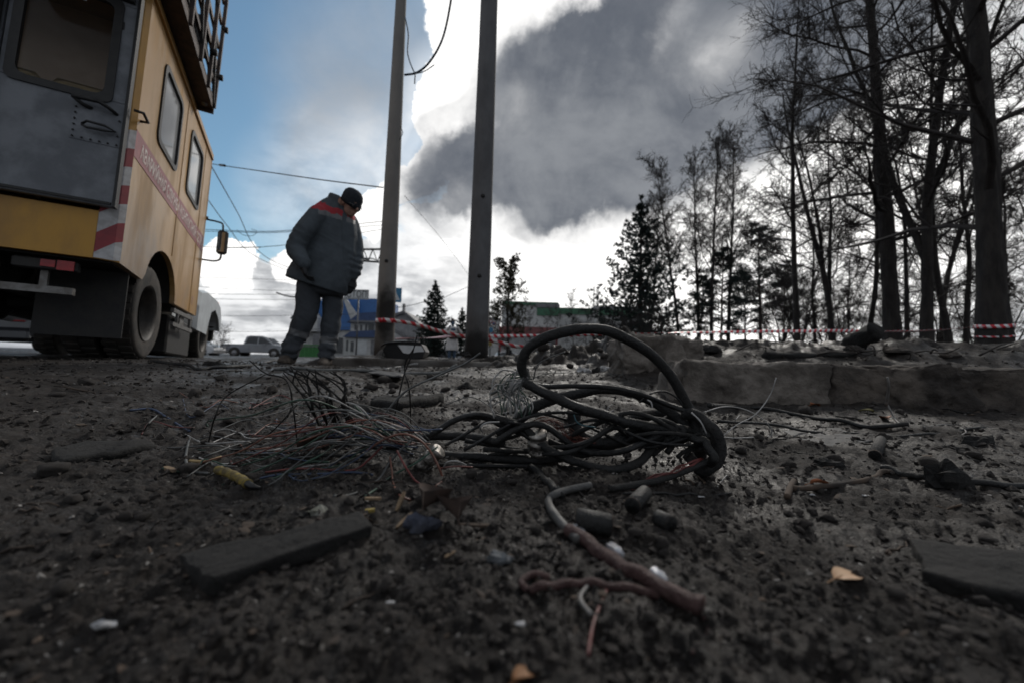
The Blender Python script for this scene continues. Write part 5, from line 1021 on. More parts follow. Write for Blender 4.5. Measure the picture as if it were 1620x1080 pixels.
ow([(640, 310, 24), (700, 380, 34), (745, 440, 44)], .016, 'faint far wire slanting down between the two poles'); ow([(620, 488, 40), (655, 482, 40), (690, 471, 40)], .03, 'far wire running from the sooty pole to the spruce'); ow([(700, 472, 45), (745, 452, 46)], .03, 'short far wire piece right of the spruce')
cable([(437, 463, 40), (452, 468, 40), (466, 470, 40), (480, 469, 40), (492, 463, 40)], .07, 'hanging trolley wire crossing piece left of the man', M_dark, 'wire crossing', 'wire_crossing')
# vehicles
M_tint = glass('car_glass', (.03, .034, .038), 1.0, .06); M_silver = mat('silver_paint', (.30, .315, .335), (.26, .27, .29), 3, .28, metal=.4, coat=.5); M_cwhite = mat('car_white', (.66, .67, .69), (.58, .59, .61), 3, .3, coat=.5); M_cdark = mat('car_graphite', (.030, .034, .042), (.024, .027, .034), 3, .25, coat=.6); M_alloy = mat('alloy', (.35, .35, .36), (.22, .22, .23), 9, .35, metal=.6)
def car(px, py, d, yaw, kind, paint, label, stripe=None, scale=1.0):
    c = P(px, py, d); o = empty('parked_car', c, yaw, label, 'car'); o.scale = (scale,) * 3
    Lh = {'pickup': 2.6, 'sedan': 2.35, 'hatch': 2.15}[kind]; wb = {'pickup': 1.5, 'sedan': 1.36, 'hatch': 1.28}[kind]; Wd = .92 if kind == 'pickup' else .88; wr = .38 if kind == 'pickup' else .32
    if kind == 'pickup': prof = [(-2.58, .52), (-2.6, .95), (-2.55, 1.06), (-.85, 1.10), (.95, 1.08), (1.3, 1.10), (2.2, 1.0), (2.5, .88), (2.6, .62), (2.55, .42), (2.0, .38), (-2.0, .42)]; cabp = [(-.88, 1.08), (-.72, 1.70), (-.45, 1.78), (.45, 1.78), (.75, 1.70), (1.45, 1.10)]
    elif kind == 'sedan': prof = [(-2.28, .42), (-2.36, .62), (-2.3, .95), (-1.7, 1.0), (1.0, .93), (1.7, .86), (2.25, .70), (2.35, .50), (2.25, .28), (1.7, .24), (-1.8, .26)]; cabp = [(-1.95, .96), (-1.1, 1.38), (-.6, 1.46), (.2, 1.45), (.55, 1.36), (1.25, .92)]
    else: prof = [(-2.1, .4), (-2.15, .62), (-2.1, .98), (-1.6, 1.0), (1.0, .95), (1.6, .88), (2.05, .72), (2.15, .5), (2.05, .28), (1.5, .24), (-1.7, .26)]; cabp = [(-2.05, .97), (-1.75, 1.42), (-1.2, 1.52), (.1, 1.51), (.5, 1.40), (1.3, .93)]
    g = MB(); mid = np.mean(prof, 0)
    g.loft([[(x, y, z) for x, z in (mid + (np.array(prof) - mid) * k)] for y, k in ((-Wd, .955), (-Wd + .05, .99), (-Wd + .14, 1.0), (Wd - .14, 1.0), (Wd - .05, .99), (Wd, .955))]); g.build('body', paint, o)
    g = MB(); cp = np.array(cabp); zb_, zt_ = cp[:, 1].min(), cp[:, 1].max(); g.loft([[(x, s_ * (Wd - .06 - .16 * (z - zb_) / (zt_ - zb_)) * k, z) for x, z in cp] for s_, k in ((-1, 1), (1, 1))]); g.build('cabin', paint, o)
    cx = cp[:, 0].mean(); cz = cp[:, 1].mean() + .02
    for s_ in (-1, 1):
        pn = [(cx + (x - cx) * .86, zb_ + .05 + (z - zb_) * .80) for x, z in cp]; xm = (pn[0][0] + pn[-1][0]) / 2 - .05
        for lo, hi in ((min(q[0] for q in pn), xm - .04), (xm + .04, max(q[0] for q in pn))):
            xs = np.linspace(lo, hi, 7); xp = [q[0] for q in pn]; zp = [q[1] for q in pn]; tp = [(x, np.interp(x, xp, zp)) for x in xs]; poly = tp + [(hi, zb_ + .05), (lo, zb_ + .05)]
            f_ = lambda z, e: s_ * (Wd - .06 - .16 * (z - zb_) / (zt_ - zb_) + e)
            g = MB(); g.loft([[(x, f_(z, e), z) for x, z in poly] for e in (-.02, .004)]); g.build('side_window', M_tint, o)
    for i0, i1 in ((0, 1), (len(cp) - 2, len(cp) - 1)):
        a, b_ = cp[i0], cp[i1]; n_ = np.array([-(b_ - a)[1], (b_ - a)[0]]); n_ = n_ / np.linalg.norm(n_); t0, t1 = a + (b_ - a) * .12 + n_ * .006, a + (b_ - a) * .90 + n_ * .006; hw = lambda z: Wd - .14 - .16 * (z - zb_) / (zt_ - zb_)
        g = MB(); top_ = [(t0[0], -hw(t0[1]), t0[1]), (t0[0], hw(t0[1]), t0[1]), (t1[0], hw(t1[1]), t1[1]), (t1[0], -hw(t1[1]), t1[1])]; g.loft([[np.array(q) - np.array([n_[0], 0, n_[1]]) * .02 for q in top_], top_]); g.build('rear_window' if i0 == 0 else 'windscreen', M_tint, o)
    for sx in (-1, 1):
        for sy in (-1, 1):
            yy_ = sy * (Wd - .20); g = MB(); R_ = []
            for e, q in ((0, .6), (.0, .92), (.03, 1), (.19, 1), (.22, .92), (.22, .6)): R_.append([(sx * wb + wr * q * math.cos(a), yy_ + sy * e, wr + wr * q * math.sin(a)) for a in np.arange(22) * .2856])
            g.loft(R_, 0, True, True); w_ = g.build('wheel', M_tyre, o); g = MB(); g.cyl((sx * wb, yy_ + sy * .20, wr), (sx * wb, yy_ + sy * .226, wr), wr * .62, wr * .5, 16); g.build('rim', M_alloy, w_)
            g = MB(); ar = [(sx * wb + (wr + .075) * math.cos(a), wr + .0 + (wr + .075) * math.sin(a)) for a in np.linspace(0, math.pi, 12)]; g.prism(ar, 1, sy * (Wd - .17), sy * (Wd + .004)); g.build('wheel_arch', M_dark, o)
    hx = prof[0][0] - .0
    for sy in (-1, 1):
        g = MB(); g.box((hx - .10, sy * (Wd - .26) - .14, .78), (hx + .16, sy * (Wd - .26) + .19 * 1.0, .94), bev=.02); g.build('tail_light', M_lens, o); fx = Lh - .28; g = MB(); g.box((fx, sy * (Wd - .24) - .15, .66), (fx + .25, sy * (Wd - .24) + .12, .80), bev=.02); g.build('headlight', mat('headlight', (.5, .52, .55), None, 5, .1), o)
        g = MB(); g.box((.72, sy * (Wd + .02) - .08, 1.0), (.86, sy * (Wd + .02) + .08, 1.12), bev=.02); g.build('wing_mirror', paint, o)
    g = MB(); g.box((hx - .06, -.26, .60 if kind == 'sedan' else .62), (hx - .02, .26, .70)); g.build('number_plate', M_swhite, o); g = MB(); g.box((hx - .06, -Wd + .05, .32), (hx + .10, Wd - .05, .56), bev=.04); g.build('bumper', paint if kind != 'pickup' else M_alloy, o)
    if stripe:
        for sy in (-1, 1): g = MB(); g.box((-1.9, sy * (Wd - .018) - .004, .66), (1.7, sy * (Wd - .018) + .025, .80)); g.build('blue_stripe', mat('police_blue', (.03, .06, .30), None, 4, .4), o)
        tx = text_mesh('ПОЛИЦИЯ', .26, .001, 'door_lettering'); place_text(tx, (-1.55, -Wd - .009, .47), (1, 0, 0), (0, 0, 1), mat('police_blue', (.03, .06, .30)), o, 'door_lettering')
        g = MB(); g.box((-.35, -.5, 1.53), (-.1, .5, 1.63), bev=.03); g.build('light_bar', mat('police_blue', (.03, .06, .30)), o)
    return o
car(410, 565.5, 34, math.radians(8), 'pickup', M_silver, 'silver double cab pickup parked beyond the road')
car(297, 563, 29.5, math.radians(10), 'hatch', M_cwhite, 'white police car with blue stripe seen under the truck', True)
car(72, 556, 12.5, math.radians(112), 'sedan', M_cdark, 'dark sedan with red tail lights seen under the truck at left edge')
car(712, 573, 42, math.radians(8), 'sedan', M_cwhite, 'white car parked behind the person in the white coat'); car(806, 573, 58, math.radians(20), 'hatch', M_cwhite, 'small white car right of the thick pole')
# buildings: walls and roofs by pixel extents at a distance
def X(x, d): return P(x, 560, d)[0]
def Z(y, x, d): return P(x, y, d)[2]
M_wallw = mat('white_render', (.58, .58, .57), (.46, .46, .46), 2, .85); M_wallg = mat('grey_render', (.34, .34, .35), (.26, .26, .27), 2, .85); M_bluer = mat('blue_metal_roof', (.045, .16, .42), (.04, .13, .34), 3, .45); M_navy = mat('dark_blue_roof', (.045, .085, .20), (.035, .065, .15), 3, .5); M_win = glass('dark_window', (.05, .055, .06), 1.0, .1); M_trim = mat('grey_trim', (.22, .22, .23), None, 4, .7); M_green = mat('green_cladding', (.055, .17, .095), (.05, .14, .085), 2, .6); M_fence = mat('fence_green', (.04, .20, .05), None, 4, .6)
def building(name, label, parts, d, gx_):
    bx = X(gx_, d); o = empty(name, (bx, d, gz(bx, d)), 0, label, 'building'); oz = o.location.z
    for kind, args, m, nm in parts:
        g = MB()
        if kind == 'box': x0, x1, y0, y1, dd, dep = args; g.box((X(x0, dd) - bx, dd - d, -.6 if y1 is None else Z(y1, (x0 + x1) / 2, dd) - oz), (X(x1, dd) - bx, dd - d + dep, Z(y0, (x0 + x1) / 2, dd) - oz))
        else:
            pts, dd, dep = args; g.prism([(X(x, dd) - bx, Z(y, x, dd) - oz) for x, y in pts], 1, dd - d, dd - d + dep)
        b_ = g.build(nm, m, o)
    return o
def wins(L, d): return [('box', (x0, x1, y0, y1, d - .06, .055), M_win, 'window') for x0, x1, y0, y1 in L]
building('blue_roofed_hall', 'white hall with large bright blue metal roofs behind the man', [
    ('box', (463, 608, 522, None, 66, 14), M_wallw, 'wall'), ('poly', ([(458, 503), (484, 478), (500, 503), (500, 524), (463, 524)], 64, 18), M_wallw, 'gable_wall'), ('poly', ([(456, 503), (484, 474), (487, 477), (460, 506)], 63.6, 19), M_trim, 'roof_edge'),
    ('poly', ([(484, 475), (540, 474), (565, 522), (503, 522)], 65.5, 10), M_bluer, 'roof'), ('poly', ([(540, 470), (606, 473), (606, 500), (553, 500)], 67, 8), M_bluer, 'roof'), ('poly', ([(538, 470), (543, 470), (570, 508), (556, 514)], 65.2, .25), M_wallw, 'gable_board'), ('box', (505, 515, 465, 476, 68, 2), M_bluer, 'roof_vent'), ('box', (565, 606, 500, 522, 66.5, 6), M_wallw, 'upper_wall'),
    ('poly', ([(543, 505), (560, 470), (562, 505)], 66, .2), M_bluer, 'roof_slope'), ('box', (494, 514, 528, 545, 63.5, .4), M_trim, 'canopy'), ('box', (530, 541, 534, 558, 65.8, .15), M_win, 'gate_opening')] + wins([(517, 528, 530, 540)], 66), 66, 520)
building('two_storey_house', 'white two storey house with blue-grey roof behind STOP sign post', [('box', (553, 612, 508, None, 55, 8), M_wallw, 'wall'), ('poly', ([(546, 510), (565, 495), (614, 492), (614, 508)], 54.4, 9), M_navy, 'roof'), ('box', (552, 612, 507, 510, 54.3, .3), M_trim, 'eaves')] + wins([(559, 562, 513, 522), (568, 571, 514, 523), (576, 579, 513, 523), (581, 590, 513, 524)], 55), 55, 580)
building('small_annex', 'low white annex with dark blue roof and pale garage door', [('box', (545, 592, 533, None, 48, 5), M_wallw, 'wall'), ('poly', ([(541, 533), (553, 524), (600, 522), (593, 534)], 47.6, 6), M_navy, 'roof'), ('box', (562, 580, 537, 560, 47.93, .06), M_swhite, 'garage_door'), ('box', (586, 591, 537, 560, 47.9, .08), M_trim, 'drain_pipe')] + wins([(547, 550, 538, 555), (554, 559, 540, 556)], 48), 48, 568)
building('gabled_house', 'grey gabled house with dark eaves right of sooty pole', [('poly', ([(618, 500), (636, 494), (664, 517), (664, 560), (618, 560)], 52, 9), M_wallg, 'gable_wall'), ('poly', ([(617, 497), (636, 491), (667, 516), (665, 519), (636, 495), (618, 501)], 51.6, 10), M_trim, 'roof_edge'), ('poly', ([(622, 519), (664, 543), (663, 547), (622, 524)], 51.3, .3), M_trim, 'lean_to_edge'), ('poly', ([(622, 526), (660, 547), (660, 562), (622, 562)], 51.4, .25), M_wallw, 'lean_to_wall'), ('box', (634, 637, 480, 500, 55, .6), M_trim, 'chimney')], 52, 640)
building('grey_shed', 'low grey shed left of the dark spruce', [('box', (654, 688, 512, None, 58, 6), M_wallg, 'wall'), ('box', (652, 690, 510, 513, 57.7, 6.6), M_trim, 'roof'), ('box', (662, 672, 505, 511, 60, 1.2), M_trim, 'vent_box')], 58, 670)
building('green_topped_warehouse', 'large pale warehouse with green top band and red lower band', [
    ('box', (792, 882, 482, None, 86, 26), M_wallw, 'wall'), ('box', (792, 882, 477, 482, 85.7, 26.6), M_green, 'parapet'), ('box', (846, 884, 480, 486, 85.6, .3), M_trim, 'fascia'), ('box', (848, 882, 487, 499, 85.7, .25), M_green, 'green_band'), ('box', (882, 942, 497, None, 90, 20), M_wallw, 'side_wall'), ('box', (882, 942, 487, 497, 89.7, 20.5), M_green, 'side_green_band'), ('box', (940, 1010, 496, None, 88, 20), M_wallw, 'end_wall'), ('box', (940, 1010, 484, 490, 87.7, 20), M_wallg, 'end_parapet'), ('box', (944, 1010, 490, 499, 87.6, .25), M_green, 'end_green_band'),
    ('box', (792, 880, 517, 530, 85.4, .4), mat('faded_red_band', (.24, .085, .085), (.18, .07, .07), 3, .7), 'red_band'), ('box', (789, 792, 518, None, 85.2, .6), M_red, 'column'), ('box', (879, 882, 520, None, 85.2, .6), M_red, 'column'), ('box', (792, 880, 532, 548, 85.7, .1), M_wallg, 'glazing')], 86, 840)
building('pale_kiosk', 'pale kiosk with a red edge right of the thick pole', [('box', (772, 789, 504, None, 70, 4), M_wallw, 'wall'), ('box', (788.5, 791, 516, None, 69.8, .4), M_red, 'corner_post'), ('box', (771, 790, 502.5, 505, 69.7, 4.6), M_trim, 'roof')], 70, 780)
for k, x in enumerate((938, 943, 945)): c = P(x, 562, 80 + k); g = MB(); o = empty('flag_pole', c, 0, 'thin flag pole before the warehouse, %s of three' % ('leftmost', 'middle one', 'rightmost')[k], 'pole'); g.cyl((0, 0, -1), (0, 0, P(x, 455, 80 + k)[2] - c[2]), .14, .09, 8); g.build('shaft', M_lp, o); g = MB(); g.sphere((0, 0, P(x, 455, 80 + k)[2] - c[2] + .12), .16, 8, 6); g.build('finial', M_lp, o)
o = empty('green_fence', P(497, 562, 46), 0, 'bright green sheet fence seen between the legs of the man', 'fence'); q0 = np.array(o.location)
for k in range(9): x0 = X(470 + k * 6, 46) - q0[0]; x1 = X(476 + k * 6, 46) - q0[0] - .02; zt_ = Z(545, 497, 46) - q0[2]; zb_ = -.3; g = MB(); g.box((x0, -.02 * (k % 2), zb_), (x1, .04, zt_)); g.build('sheet', M_fence, o)
g = MB(); g.box((X(470, 46) - q0[0], -.07, zt_ - .25), (X(524, 46) - q0[0], -.025, zt_ - .15)); g.build('rail', M_trim, o)
o = empty('white_van_box', P(476, 563, 38), 0, 'low white wall seen left of the man', 'wall'); g = MB(); g.box((-1.6, 0, -.3), (-.4, .3, .75), bev=.03); g.build('slab', M_swhite, o); g = MB(); g.box((-1.65, -.05, .753), (-.35, .35, .82)); g.build('coping', M_trim, o)
# ------------------------------------------------------------------ trees
M_btrunk = mat('dark_bark', (.042, .036, .032), (.022, .019, .018), 7, .95, 1.6, 30, stretch=(1, 1, .35)); M_twig = mat('twig_bark', (.036, .029, .026), (.022, .018, .017), 5, .9); M_pbark = mat('pine_bark', (.055, .040, .032), (.03, .024, .021), 6, .95, 1.2, 30); M_birch = mat('birch_bark', (.14, .135, .13), (.03, .028, .027), 4, .9, .5, 30, stretch=(1, 1, 3))
M_needle = mat('dark_needles', (.020, .034, .026), (.011, .020, .016), 3, .85); M_pneedle = mat('pine_needles', (.024, .040, .034), (.014, .024, .022), 3, .85); M_bud = mat('spring_buds', (.075, .07, .035), (.05, .045, .025), 3, .9)
def unit(v): return v / (np.linalg.norm(v) + 1e-9)
def perp(d, g):
    v = g.normal(size=3); v -= d * (v @ d); return unit(v)
def grow(o, d, L, r0, r1, n, g, wob, lift):
    p = [np.array(o, float)]; d = unit(np.array(d, float)); s_ = L / (n - 1)
    for _ in range(n - 1): d = unit(d + g.normal(size=3) * wob + np.array([0, 0, lift])); p.append(p[-1] + d * s_)
    return np.array(p), np.linspace(r0, r1, n)
def bare_tree(seed, H, r, n1=16, n2=7, n3=5, n4=4, start=.28, spread=.36, up=(.15, .9), droop=.0, lean=(0, 0), fork=None, minr=.004, taper=.30, buds=0, crook=.03):
    """returns (heavy wood, twigs, bud points) of a leafless tree standing at the origin"""
    g = np.random.default_rng(seed); tr, rad = grow((0, 0, -.15), (lean[0], lean[1], 1), H, r * 1.0, r * taper * .4, 16, g, crook, .05); rad = r * (1 - (1 - taper * .5) * np.linspace(0, 1, 16) ** 1.15); rad[0] *= 1.35; rad[1] *= 1.08
    heavy = [(tr, rad)]; tw = []; bd_ = []; stems = [(tr, rad, H)]
    if fork:
        for a, zf, k in fork:
            i = int(zf * 15); p, q = grow(tr[i], (math.cos(a) * .35, math.sin(a) * .35, 1), H * (1 - zf) * k, rad[i] * .8, rad[i] * .15, 16, g, .05, .06); heavy.append((p, q)); stems.append((p, q, H * (1 - zf)))
    ga = g.uniform(0, 6.28)
    for si, (st, sr, SH) in enumerate(stems):
        N1 = n1 if si == 0 else max(5, n1 // 2)
        for i in range(N1):
            t_ = (start if si == 0 else .1) + (1 - (start if si == 0 else .1)) * (i + g.uniform(0, .9)) / N1; t_ = min(t_, .985); k = t_ * 15; j = int(k); o = st[j] + (st[min(j + 1, 15)] - st[j]) * (k - j); ro = sr[j]
            ga += 2.4 + g.normal() * .3; e = up[0] + (up[1] - up[0]) * t_ + g.normal() * .15
            L = H * spread * (1 - .62 * t_) * g.uniform(.65, 1.25); p1, q1 = grow(o, (math.cos(ga), math.sin(ga), e), L, max(ro * .42, .012), minr * 2, 8, g, .13, .02 - droop); heavy.append((p1, q1))
            for a in range(n2):
                t2 = .2 + .8 * (a + g.uniform(0, .9)) / n2; k = min(t2 * 7, 6.99); j = int(k); o2 = p1[j] + (p1[j + 1] - p1[j]) * (k - j); d2 = unit(p1[j + 1] - p1[j]); d2 = unit(d2 * .75 + perp(d2, g) * .8 + np.array([0, 0, .15 - droop])); L2 = L * g.uniform(.25, .5) * (1.1 - .5 * t2)
                p2, q2 = grow(o2, d2, L2, max(q1[j] * .5, minr * 1.4), minr, 6, g, .16, .02 - droop); tw.append((p2, q2))
                for b_ in range(n3):
                    t3 = .15 + .85 * (b_ + g.uniform(0, .9)) / n3; k = min(t3 * 5, 4.99); j = int(k); o3 = p2[j] + (p2[j + 1] - p2[j]) * (k - j); d3 = unit(p2[j + 1] - p2[j]); d3 = unit(d3 * .8 + perp(d3, g) * .75 + np.array([0, 0, .08 - droop])); L3 = L2 * g.uniform(.3, .55)
                    p3, q3 = grow(o3, d3, L3, minr * .9, minr * .6, 4, g, .2, .0 - droop); tw.append((p3, q3))
                    if buds and g.random() < .8: bd_.append(p3[-1]); bd_.append(p3[2])
                    for c_ in range(n4):
                        j = int(g.integers(1, 4)); d4 = unit(unit(p3[j] - p3[j - 1]) * .8 + perp(d3, g) * .7); p4, q4 = grow(p3[j], d4, L3 * g.uniform(.3, .7), minr * .7, minr * .45, 3, g, .2, -droop); tw.append((p4, q4))
                        if buds: bd_.append(p4[-1])
    return heavy, tw, bd_
def tufts(pts, size, g, flat=.35, per=1):
    """small leaf faces: one thin triangle pair per point"""
    c = np.repeat(np.asarray(pts, float), per, 0); n = len(c); a = g.normal(size=(n, 3)); a /= np.linalg.norm(a, axis=1)[:, None]; b_ = np.cross(a, g.normal(size=(n, 3))); b_ /= np.linalg.norm(b_, axis=1)[:, None]; s_ = size * g.uniform(.6, 1.4, (n, 1))
    V = np.stack([c - a * s_, c + b_ * s_ * flat, c + a * s_, c - b_ * s_ * flat], 1).reshape(-1, 3); return V, np.arange(4 * n).reshape(-1, 4)
TREES = {}
def tree_meshes(key, *a, **k):
    if key not in TREES:
        h, tw, bd_ = bare_tree(*a, **k); big = [q for q in h if len(q[0]) == 16]; lim = [q for q in h if len(q[0]) != 16]
        if key in ('big', 'mid', 'fork'):     # furrowed bark on the nearest trunks
            rs = []
            for p_, r_ in big: q_ = np.linspace(0, 15, 130); rs.append((np.stack([np.interp(q_, np.arange(16), p_[:, i]) for i in range(3)], 1), np.interp(q_, np.arange(16), r_)))
            tm_ = tubes('trunk', rs, 44); n_ = len(tm_.vertices); co = np.empty(n_ * 3); tm_.vertices.foreach_get('co', co); co = co.reshape(-1, 3); nn = np.empty(n_ * 3); tm_.vertices.foreach_get('normal', nn); nn = nn.reshape(-1, 3)
            an = np.arctan2(nn[:, 1], nn[:, 0]); rd = np.repeat(np.concatenate([b_ for _, b_ in rs]), 44)
            dsp = .10 * fbm(np.stack([np.cos(an) * 5, np.sin(an) * 5, co[:, 2] * 1.6], 1), 3, 7, .6, True) + .08 * fbm(np.stack([np.cos(an) * 1.2, np.sin(an) * 1.2, co[:, 2] * .8], 1), 2, 17)
            tm_.vertices.foreach_set('co', (co + nn * (dsp * rd)[:, None]).ravel()); tm_.update()
        else: tm_ = tubes('trunk', big, 12)
        cmv = tubes('crown', lim + tw, 3)
        TREES[key] = (tm_, cmv, None)
        if bd_: g = np.random.default_rng(1); V, q = tufts(bd_, .09, g, .7); TREES[key] = (tm_, cmv, np_mesh('buds', V, q, None, False))
    return TREES[key]
def put_tree(key, px, d, label, rz=0, s_=1.0, name='bare_tree', trunk_m=None, py=None, group=None, tilt=0):
    x, y = P(px, 560, d)[:2]; o = empty(name, (x, y, gz(x, y) - .05), rz, label, 'tree', group); o.scale = (s_,) * 3; o.rotation_euler = (0, tilt, rz)
    tm_, cm_, bm_ = TREES[key]; link('trunk', tm_, trunk_m or M_btrunk, o); c = link('crown', cm_, M_twig, o)
    if bm_: link('buds', bm_, M_bud, c)
    return o
tree_meshes('big', 11, 17, .185, 30, 10, 7, 5, start=.14, spread=.30, up=(.25, .9), droop=.015, minr=.0055, taper=.62, crook=.012)
tree_meshes('mid', 23, 17, .185, 34, 10, 7, 5, start=.20, spread=.27, up=(.05, .8), minr=.0085, taper=.40, crook=.02)
tree_meshes('fork', 31, 13, .12, 18, 9, 6, 4, start=.25, spread=.28, up=(.3, 1.2), minr=.0085, taper=.45, fork=[(.6, .22, 1.0), (3.6, .38, .9)], crook=.045)
tree_meshes('slim', 42, 13, .10, 22, 9, 6, 4, start=.25, spread=.24, up=(.3, 1.1), minr=.009, taper=.35, crook=.04)
tree_meshes('slim2', 45, 11, .085, 24, 9, 6, 4, start=.12, spread=.30, up=(.3, 1.1), minr=.010, taper=.35, crook=.05)
tree_meshes('birch', 51, 15, .13, 30, 9, 6, 5, start=.35, spread=.26, up=(.9, 2.2), droop=.012, minr=.010, taper=.3, crook=.02)
tree_meshes('bush', 61, 4.2, .05, 18, 7, 5, 3, start=.03, spread=.55, up=(.4, 1.2), minr=.006, fork=[(0, .05, 1.0), (2.1, .08, .9), (4.2, .06, .95)], crook=.08)
tree_meshes('leafing', 71, 11.5, .20, 26, 9, 6, 4, start=.18, spread=.36, up=(.3, 1.1), minr=.020, taper=.35, buds=1, crook=.03)
put_tree('big', 1574, 8.0, 'thickest bare trunk at far right with tape tied round it', 1.0)
put_tree('mid', 1412, 12.0, 'tall dark tree with broad twiggy crown left of the big trunk', .4)
put_tree('fork', 1466, 11.0, 'forked slender tree between the tall dark tree and big trunk', 2.0); put_tree('slim', 1503, 13.5, 'slim bare tree just left of the big trunk', 4.0)
ordn = ('first', 'second', 'third', 'fourth', 'fifth', 'sixth', 'seventh', 'eighth', 'ninth', 'tenth', 'eleventh', 'twelfth', 'thirteenth', 'fourteenth', 'fifteenth', 'sixteenth', 'seventeenth', 'eighteenth')
gs = np.random.default_rng(5); xs = sorted([1262, 1290, 1318, 1345, 1372, 1438, 1488, 1530, 1604, 1640, 1690])
for k, x in enumerate(xs): put_tree(('slim', 'slim2', 'fork', 'slim2')[k % 4], x, (15, 21, 17, 26, 19, 14, 23)[k % 7], 'slim bare grove tree, %s from the left edge of the grove' % ordn[k], gs.uniform(0, 6.28), gs.uniform(.8, 1.1), group='slim trees of the grove at right')
for k, (x, d, s_) in enumerate(((1235, 22, 1.0), (1262, 19, 1.1), (1300, 24, 1.1), (1345, 20, .9), (1420, 20, 1.0), (1480, 22, 1.0), (1540, 17, .8), (1600, 19, 1.0))): put_tree('bush', x, d, 'leafless bush under the grove, %s from the left' % ordn[k], k * 1.3, s_, 'bare_bush', group='bushes under the grove')
# birches
for x, d, s_, rz, ti, lb in ((1076, 30, .98, .3, -.10, 'leaning birch right of the dark pine'), (1104, 31, 1.0, 1.4, 0, 'leftmost birch of the clump of three'), (1126, 29, 1.06, 2.9, .01, 'middle birch of the clump of three'), (1152, 30, 1.1, 5.0, .03, 'rightmost and tallest birch of the clump of three'), (1030, 36, 1.0, 4.0, 0, 'thin birch top showing over the dark pine')): put_tree('birch', x, d, lb, rz, s_, 'birch_tree', M_birch if False else M_btrunk, tilt=ti)
put_tree('leafing', 803, 45, 'tree with first spring buds right of the thick pole', .5, 1.0, 'budding_tree')
for k, (x, d, s_) in enumerate(((838, 62, .75), (862, 58, .72), (882, 66, .85), (906, 60, .95), (926, 58, .85), (950, 60, .7))): put_tree('slim2', x, d, 'small bare street tree before the warehouse, %s from the left' % ordn[k], k * 1.9, s_, group='street trees before the warehouse')
put_tree('bush', 345, 30, 'leafless bush left of the silver pickup', 1.0, .55, 'bare_bush'); put_tree('bush', 1000, 24, 'leafless bush behind the soil heap under the pine', 2.0, .8, 'bare_bush'); put_tree('bush', 1050, 22, 'leafless bush right of the pine foot', 4.0, .75, 'bare_bush'); put_tree('bush', 975, 26, 'leafless bush left of the pine foot', 5.0, .8, 'bare_bush')
# conifers
def spruce(seed, H, R, lv=30, sag=-.42, size=.017, per=2):
    g = np.random.default_rng(seed); tr, _ = grow((0, 0, -.1), (0, 0, 1), H, .1, .02, 10, g, .004, .1); trunk = [(tr, np.linspace(H * .022, .015, 10))]; br = []; pts = []
    for i in range(lv):
        z = H * (.04 + .94 * (i / lv) ** .92); L = R * (1 - z / H) ** .85 * 1.0 + .06; nb = max(4, int(11 - 6 * z / H))
        for b_ in range(nb):
            a = 6.283 * b_ / nb + g.uniform(0, .7) + i; Lb = L * g.uniform(.55, 1.15); q = np.linspace(0, 1, 6)[:, None]; dr = np.array([math.cos(a), math.sin(a), 0]); p = np.array([0, 0, z]) + dr * Lb * q + np.array([0, 0, 1]) * Lb * (sag * q + .38 * q ** 2.4) + g.normal(0, .012 * Lb, (6, 3)); br.append((p, np.linspace(.03, .008, 6) * (.4 + Lb / R)))
            m_ = int(10 + 34 * Lb / R); t_ = g.uniform(.12, 1.02, m_); c = np.stack([np.interp(t_, q[:, 0], p[:, k]) for k in range(3)], 1); w = (.10 * Lb * (1.05 - t_ * .7) + .05)[:, None]; sd_ = np.array([-dr[1], dr[0], 0]); c = c + sd_ * g.normal(0, 1, (m_, 1)) * w - np.array([0, 0, 1]) * np.abs(g.normal(0, 1, (m_, 1))) * w * .9; pts.append(c)
    pts.append(np.stack([g.normal(0, .05, 30), g.normal(0, .05, 30), H * g.uniform(.9, 1.01, 30)], 1)); V, q = tufts(np.concatenate(pts), H * size, g, .30, per); return tubes('trunk', trunk, 8), tubes('branches', br, 4), np_mesh('needles', V, q, None, False)
def pine(seed, H, R, clear=.22, dens=1.0):
    g = np.random.default_rng(seed); tr, _ = grow((0, 0, -.1), (0, 0, 1), H, .1, .02, 12, g, .02, .1); trunk = [(tr, np.linspace(H * .014, .03, 12))]; br = []; pts = []; N = int(46 * dens)
    for i in range(N):
        t_ = clear + (1 - clear) * (i + .5) / N; z = t_ * H; k = min(t_ * 11, 10.99); o = tr[int(k)]; o = np.array([o[0], o[1], z]); L = R * (math.sin(min(1.0, (1.03 - t_) / (1 - clear)) * 1.9) ** .8) * g.uniform(.55, 1.15) + .2; a = i * 2.4 + g.normal() * .3
        p, q = grow(o, (math.cos(a), math.sin(a), .25 + .5 * t_), L, .045, .012, 7, g, .10, -.03); br.append((p, q))
        for b_ in range(5):
            j = int(g.integers(2, 6)); d2 = unit(unit(p[j + 1] - p[j]) + perp(unit(p[j + 1] - p[j]), g) * .9 * np.array([1, 1, .4]) + np.array([0, 0, .12])); p2, q2 = grow(p[j], d2, L * g.uniform(.2, .42), .016, .007, 4, g, .12, .02); br.append((p2, q2)); m_ = int(20 * dens); c = p2[-1] + g.normal(size=(m_, 3)) * np.array([1, 1, .42]) * (.10 * L + .14) * .75; pts.append(c); c = p2[2] + g.normal(size=(m_ // 2, 3)) * np.array([1, 1, .4]) * (.08 * L + .1) * .75; pts.append(c)
        pts.append(p[-1] + g.normal(size=(22, 3)) * np.array([1, 1, .4]) * .26)
    V, q = tufts(np.concatenate(pts), .125, g, .22, 2); return tubes('trunk', trunk, 8), tubes('branches', br, 4), np_mesh('needles', V, q, None, False)
